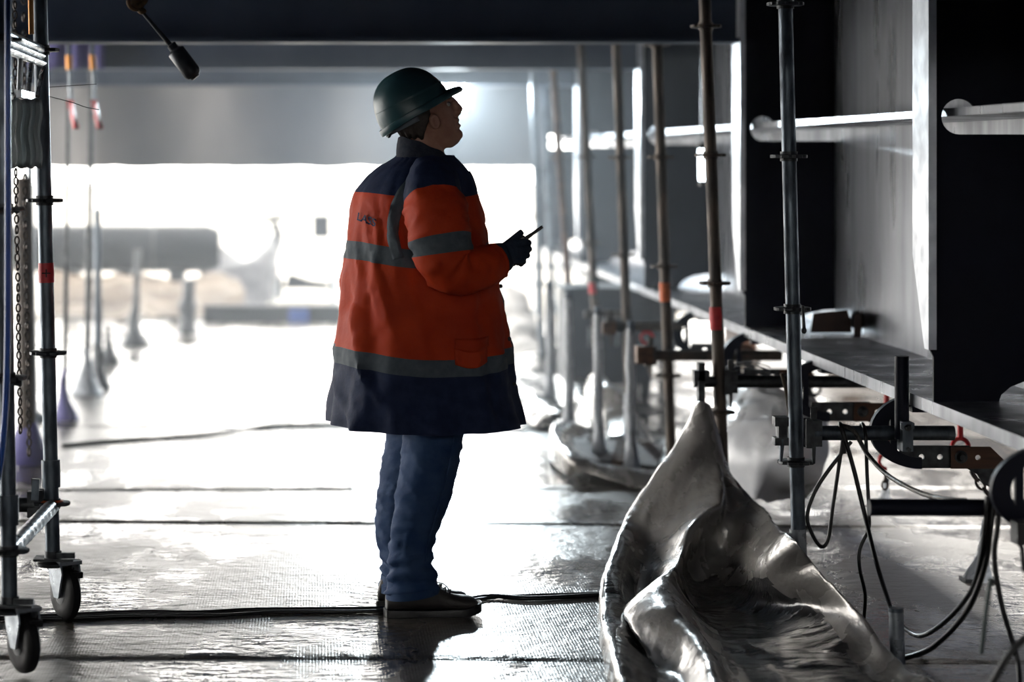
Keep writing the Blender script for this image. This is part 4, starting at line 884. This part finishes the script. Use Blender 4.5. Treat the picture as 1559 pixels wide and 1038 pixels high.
# shoulder brace: reflective strip over the shoulder down the back panel
path = [(655, 262), (634, 270), (617, 285), (606, 303), (600, 325), (599, 348), (603, 368), (607, 380)]
cp = spline([Vector((x, y, 0)) for x, y in path], 4); Pg = []
for q in cp:
    i = cp.index(q); tv = (cp[min(i + 1, len(cp) - 1)] - cp[max(i - 1, 0)]).normalized(); nn = Vector((-tv.y, tv.x, 0)); row = []
    for e in (-9, -4.5, 0, 4.5, 9):
        xx, yy = q.x + nn.x * e, q.y + nn.y * e; yy = min(max(yy, 240), 640); row.append(coat(yy, solve(xx, yy), .004))
    Pg.append(row)
o = MB().grid(Pg).build('shoulder_stripe', 'reflective', jk); s_ = o.modifiers.new('thickness', 'SOLIDIFY'); s_.thickness = .002
# lettering on the back
fc = bpy.data.curves.new('t', 'FONT'); fc.body = 'LASS'; fc.size = 1; fc.offset = .022; fo = bpy.data.objects.new('t', fc); me = fo.to_mesh(); bm = bmesh.new(); bm.from_mesh(me); bmesh.ops.subdivide_edges(bm, edges=bm.edges[:], cuts=1)
bmesh.ops.triangulate(bm, faces=bm.faces[:]); wmax = max(v.co.x for v in bm.verts); m = MB(); vv = []
for v in bm.verts:
    u = v.co.x / wmax; px = 545 + 27.5 * u + 3 * v.co.y; py = 333 + 6 * u - 16 * v.co.y; vv.append(coat(py, solve(px, py, R(70)), .006))
bm.verts.index_update(); m.add(vv, [[v.index for v in f.verts] for f in bm.faces]); bm.free(); fo.to_mesh_clear(); bpy.data.objects.remove(fo)
o = m.build('lettering', 'navy', jk, smooth=False)
# pocket with flap
Pg = [[coat(498 + 34 * i / 8 + 6 * math.sin(PI * j / 8) * i / 8, solve(692 + 48 * j / 8, 500 + 32 * i / 8), .006 + .004 * math.sin(PI * j / 8)) for j in range(9)] for i in range(9)]
o = MB().grid(Pg).build('pocket', 'orange', jk); s_ = o.modifiers.new('thickness', 'SOLIDIFY'); s_.thickness = .003
Pg = [[coat(494 + 14 * i / 4 + 7 * math.sin(PI * j / 8) * i / 4, solve(690 + 50 * j / 8, 497 + 12 * i / 4), .013 + .003 * math.sin(PI * j / 8)) for j in range(9)] for i in range(5)]
o = MB().grid(Pg).build('pocket_flap', 'orange', jk); s_ = o.modifiers.new('thickness', 'SOLIDIFY'); s_.thickness = .003
# front zip and edge
MB().tube([coat(y, R(12), .006) for y in range(260, 642, 6)], .004, 6).build('zip', 'black_plastic', jk)
for y in (432, 512, 580): MB().ell(coat(y, R(25), .004), (.007, .004, .007)).build('snap', 'black_plastic', jk)
# collar
m = MB(); rr_ = []
for f_, (dl, dr, b, o1) in enumerate(((603, 690, .086, 0), (603, 688, .088, 1), (604, 684, .084, 2), (606, 681, .078, 3), (611, 677, .070, 3), (612, 676, .072, 1))):
    row = []
    for k in range(40):
        ph = 2 * PI * k / 40; yb = 243 + 4 * math.cos(ph) + 4 * max(0, math.sin(ph)); yt = 223 + 15 * math.cos(ph)
        y = yb + (yt - yb) * (o1 / 3) - (4 if f_ == 5 else 0) * 0
        row.append(ringp(dl, dr, y, b, ph, .01, 1) + Vector((0, 0, .002 * math.sin(k * 1.1))))
    rr_.append(row)
m.loft(rr_, False); cl_ = m.build('collar', 'collar_cloth', jk, angle=60)
# sleeves
def sleeve(path, radii, zones, side):
    P = spline([M(*q) for q in path], 8); rs = spline(radii, 8); Z = []
    for i in range(len(P) - 1):
        u = i / 8; Z.append(next(zn for lim, zn in zones if u < lim))
    m = MB(); m.tube(P, [r / S0 for r in rs], 36, True, 0, Z)
    n = 36
    for i in range(len(P)):
        c = P[i]; u = i / 8
        for j in range(n):
            v = m.v[i * n + j]; d_ = v - c; a = 2 * PI * j / n
            el = math.exp(-((u - 5.6) / 1.0) ** 2)
            k = .05 * math.sin(u * 7 + 2.5 * math.sin(a)) * el + .07 * fbm((math.cos(a) * 1.5, math.sin(a) * 1.5, u * 1.1 + side)) + .13 * max(0, ridge((math.cos(a) * 1.3 + u * .7, math.sin(a) * 1.3, u * 1.5 + side)) - .5)
            v += d_ * k
    return m.build('sleeve', ['navy', 'orange', 'reflective'], jk, angle=60)
zn = [(1.25, 0), (2.55, 1), (3.2, 2), (99, 1)]
sp_r = [(652, 262, -.125), (657, 285, -.185), (662, 315, -.225), (668, 345, -.25), (673, 372, -.262), (678, 398, -.265), (694, 411, -.255), (722, 409, -.225), (748, 401, -.185), (759, 397, -.17)]
zr = [(1.6, 0), (3.55, 1), (4.45, 2), (99, 1)]
sleeve(sp_r, [30, 41, 45, 46, 45, 42, 37, 33, 29, 26], zr, 0)
sp_l = [(645, 262, .17), (648, 285, .23), (654, 315, .27), (660, 345, .29), (666, 372, .30), (672, 398, .30), (690, 409, .27), (712, 406, .21), (734, 400, .15), (742, 398, .13)]
sleeve(sp_l, [30, 40, 44, 45, 44, 40, 36, 31, 26, 23], zr, 5)
# gloves with five fingers
def glove(o, flip, name='glove'):
    q = lambda px, py, off: M(px, py, off)
    m = MB(); m.tube([q(750, 396, o), q(760, 394, o), q(770, 390, o), q(775, 388, o)], [.055, .054, .048, .040], 20)
    palm = [q(768, 388, o), q(778, 386, o), q(788, 383, o)]; rings = []
    for p, (hh, dd) in zip(palm, ((.040, .026), (.044, .022), (.040, .019))):
        rings.append([p + Vector((.006 * math.sin(t), dd * math.cos(t), hh * math.sin(t))) for t in [2 * PI * k / 16 for k in range(16)]])
    m.loft(rings)
    for k in range(4):                                    # index at the top ... little finger at the bottom
        y0 = 369 + k * 9.5; x0 = 788 - k * 1.2; L = (18, 20, 18, 13)[k]
        m.tube(spline([q(x0 - 8, y0 + 1, o), q(x0 + 2, y0, o - .006 * flip), q(x0 + L * .75, y0 - 1, o), q(x0 + L * .95, y0 + 1, o + .018 * flip), q(x0 + L * .55, y0 + 2, o + .036 * flip), q(x0 + 1, y0 + 3, o + .036 * flip)], 3), [.0105] * 10 + [.0095] * 6, 12)
    m.tube(spline([q(766, 378, o), q(776, 369, o - .002), q(786, 360, o + .004 * flip), q(795, 352.5, o + .014 * flip)], 3), [.016, .0155, .0145, .0135, .0125, .012, .0115, .0112, .011, .0105], 12)
    m = remesh(m, .003, 3); return m.build(name, 'glove', man, angle=180)
glove(-.16, 1); 
m = MB()
def glove_left():
    q = lambda px, py, off: M(px, py, off); o = .06
    m = MB(); m.tube([q(736, 400, .13), q(748, 398, .11), q(760, 395, .08), q(770, 392, .04)], [.05, .048, .044, .036], 18)
    m.ell(q(778, 391, o - .03), (.03, .022, .034))
    for k in range(4):
        y0 = 378 + k * 7.5; L = (15, 16, 15, 11)[k]
        m.tube(spline([q(776, y0, o - .03), q(786, y0 - 1, o - .02), q(786 + L * .8, y0, o - .045), q(786 + L * .6, y0 + 2, o - .075)], 3), [.010] * 6 + [.009] * 4, 10)
    m.tube(spline([q(768, 384, o - .02), q(778, 374, o - .04), q(786, 368, o - .055)], 3), [.013, .0125, .012, .0115, .011, .0105, .010], 10)
    m = remesh(m, .003, 3); return m.build('glove', 'glove', man, angle=180)
glove_left()
# radio in the hand
rd = place('radio', 'black hand-held radio with a stub antenna in the gloved hands', 'radio', M(780, 395, -.12))
ax = Vector((25, 0, 17)).normalized(); mid = M(786, 377, -.118); ro = Matrix((ax, Vector((0, 1, 0)), ax.cross(Vector((0, 1, 0))))).transposed()
m = MB(); m.box(mid, (.088, .030, .046), ro); b_ = m.build('case', 'black_plastic', rd)
md = b_.modifiers.new('b', 'BEVEL'); md.width = .005; md.segments = 2
m = MB(); tip = M(826, 345, -.118); root = M(799, 364, -.118); m.tube([root, root.lerp(tip, .35), root.lerp(tip, .4), tip], [.0075, .0065, .0055, .0055], 12); m.build('antenna', 'black_plastic', rd)
m = MB(); k0 = mid + ax * .048 + ro @ Vector((0, 0, .016)); m.lathe(M(797, 376, -.118) , ax, [(0, .008), (.016, .008), (.018, .006)], 14); m.build('knob', 'black_plastic', rd)

# --- jeans
def jeans_leg(rows, off, side):
    rr_ = []; ysx = []
    for i in range(len(rows) - 1):
        n = max(2, int((rows[i + 1][0] - rows[i][0]) / 3.0))
        for k in range(n): ysx.append((i, k / n))
    ysx.append((len(rows) - 2, 1.0))
    for i, t in ysx:
        a, b = rows[i], rows[i + 1]; pa_, nb = rows[max(i - 1, 0)], rows[min(i + 2, len(rows) - 1)]
        y, l, r, wd = [cr(pa_[k], a[k], b[k], nb[k], t) for k in range(4)]; ring = []
        for k in range(48):
            ph = 2 * PI * k / 48; p = ringp(l, r, y, wd, ph, off, .95); c = M((l + r) / 2, y, off); n_ = (p - c); n_.z = 0; n_.normalize()
            low = min(1, max(0, (y - 820) / 60)); knee = math.exp(-((y - 760) / 40) ** 2)
            f_ = (.0012 + .011 * low) * math.sin(y * .26 + 2.2 * math.sin(ph + side) + 1.5 * noise.noise(Vector((ph, y * .03, side)))) * (.35 + .65 * abs(noise.noise(Vector((math.cos(ph) * 1.5, y * .04, 3 + side)))) * 2)
            f_ += .002 * knee * math.sin(y * .16 - ph * 1.6) + .006 * fbm((math.cos(ph) * 1.6, math.sin(ph) * 1.6, y * .012 + side * 3)) + .010 * max(0, ridge((ph * .9 + y * .02, y * .035 + ph * .5, side)) - .5) + .006 * max(0, ridge((ph * 1.7 - y * .03, y * .06, side + 4)) - .6)
            ring.append(p + n_ * f_)
        rr_.append(ring)
    last = rr_[-1]; cc = sum(last, Vector()) / len(last)
    rr_.append([cc + (p - cc) * .9 + Vector((0, 0, .004)) for p in last]); rr_.append([cc + (p - cc) * .85 + Vector((0, 0, .04)) for p in last])
    return rr_
jm = MB()
jm.loft(jeans_leg([(590, 606, 715, .13), (640, 612, 710, .115), (665, 615, 704, .105), (700, 611, 697, .10), (740, 606, 688, .092), (780, 600, 675, .085), (820, 595, 662, .078), (850, 592, 657, .074), (868, 593, 661, .074), (885, 592, 663, .074), (903, 590, 664, .074)], -.06, 0), False)
jm.loft(jeans_leg([(590, 585, 690, .13), (640, 588, 680, .115), (665, 589, 672, .105), (700, 584, 662, .10), (740, 578, 652, .092), (780, 573, 642, .085), (820, 574, 632, .078), (850, 579, 628, .074), (868, 581, 632, .074), (893, 580, 634, .074)], .10, 4), False)
jb = jm.build('jeans', 'denim', man, angle=70)
pts = [ringp(l, r, y, b, R(72), -.06, .95) + RV * .006 for y, l, r, b in ((600, 608, 714, .13), (665, 615, 704, .105), (740, 606, 688, .092), (820, 595, 662, .078), (850, 592, 657, .075))]
MB().tube(spline(pts, 8), .0025, 6).build('side_seam', 'denim', jb)
for off, l, r, y, b in ((-.06, 590, 664, 900, .078), (.10, 579, 634, 890, .078)):
    m = MB(); m.loft([[ringp(l - e, r + e, y + dy - 5 * math.cos(2 * PI * k / 40) , b + e / S0, 2 * PI * k / 40, off, .95) for k in range(40)] for dy, e in ((-5, .5), (-5, 2), (6, 2.4), (6, .5))], False); m.build('hem', 'denim', jb)

# --- boots
def boot(px_heel, off, yw=6):
    d = D0 + off; s = F / d; x0 = (px_heel - VX) / s; L = 143 / 457; k = lambda x: x * L
    org = Vector((x0, d, 0)); yaw = Matrix.Rotation(R(yw), 3, 'Z')
    T = lambda p: org + yaw @ Vector(p)
    # top line height, half width, bottom of the upper along the length
    prof = [(0, .070, .028), (.03, .095, .036), (.12, .108, .040), (.25, .110, .041), (.40, .108, .040), (.52, .104, .040), (.60, .090, .042), (.70, .074, .047), (.80, .068, .050), (.90, .064, .046), (.96, .052, .036), (1.0, .034, .018)]
    pr_ = spline([Vector(q) for q in prof], 4); m = MB(); rings = []
    for q in pr_:
        x, top, hw = q; ring = []
        for j in range(24):
            t = 2 * PI * j / 24; c_, s2 = math.cos(t), math.sin(t)
            y = hw * math.copysign(abs(c_) ** .7, c_); z = .022 + (top - .022) * (.5 + .5 * math.copysign(abs(s2) ** .75, s2))
            y *= 1 - .30 * max(0, s2) ** 2
            v = T((k(x), y, z)); v += Vector((0, 0, 1)) * .003 * fbm(v * 22) + Vector((0, 1, 0)) * .002 * fbm(v * 30 + Vector((4, 0, 0))); ring.append(v)
        rings.append(ring)
    m.loft(rings); b_ = m.build('boot', 'leather', man, angle=60)
    so = MB(); rings = []
    for q in spline([Vector(z) for z in [(-.015, .024, .034), (.02, .026, .041), (.2, .024, .043), (.4, .022, .042), (.6, .024, .047), (.8, .026, .053), (.93, .034, .046), (1.0, .044, .032), (1.02, .046, .014)]], 5):
        x, top, hw = q; lift = .012 * max(0, (x - .8) / .2) ** 2
        rings.append([T((k(x), y * hw, z)) for y, z in ((-1, lift + .002), (-1.03, top * .5 + lift * .5), (-1, top), (1, top), (1.03, top * .5 + lift * .5), (1, lift + .002))])
    so.loft(rings); so.build('outsole', 'sole', b_, angle=50)
    tc_ = MB(); tc_.loft([[T((k(x), y * hw, z)) for y, z in ((-1.04, .028), (-1.0, zt), (1.0, zt), (1.04, .028))] for x, hw, zt in ((.93, .047, .040), (.97, .040, .042), (1.005, .028, .042))]); tc_.build('toe_guard', 'rubber', b_)
    for i, x in enumerate((.50, .56, .62, .67)):
        z = (.108, .103, .092, .084)[i]; lc = MB(); lc.tube(spline([T((k(x), -.026, z - .014)), T((k(x) + .004, -.012, z - .002)), T((k(x) + .006, 0, z + .002)), T((k(x) + .004, .012, z - .002)), T((k(x), .026, z - .014))], 3), .0026, 6); lc.build('lace', 'cable', b_)
    lc = MB(); lc.tube(spline([T((k(.52), -.005, .108)), T((k(.58), -.018, .112)), T((k(.64), -.026, .100)), T((k(.66), -.03, .088))], 4), .0022, 6); lc.build('lace', 'cable', b_)
boot(588, -.06); boot(577, .115, -13)

# ------------------------------------------------------------------ haze in the far half of the hall
hz = MB().bx(XL + .05, 2.34, 10.5, 19.4, .02, 2.9).build('haze', 'deck_shade_blue', None, smooth=False)
hm = bpy.data.materials.new('haze'); hm.use_nodes = True; nt = hm.node_tree; nt.nodes.clear()
out = nt.nodes.new('ShaderNodeOutputMaterial'); vs = nt.nodes.new('ShaderNodeVolumeScatter'); vs.inputs['Density'].default_value = .012; vs.inputs['Anisotropy'].default_value = .55; vs.inputs['Color'].default_value = (.9, .95, 1, 1)
nt.links.new(vs.outputs[0], out.inputs['Volume']); hz.data.materials.clear(); hz.data.materials.append(hm)
tag(hz, 'thin smoky haze drifting in the far half of the hall', 'haze', kind='stuff')
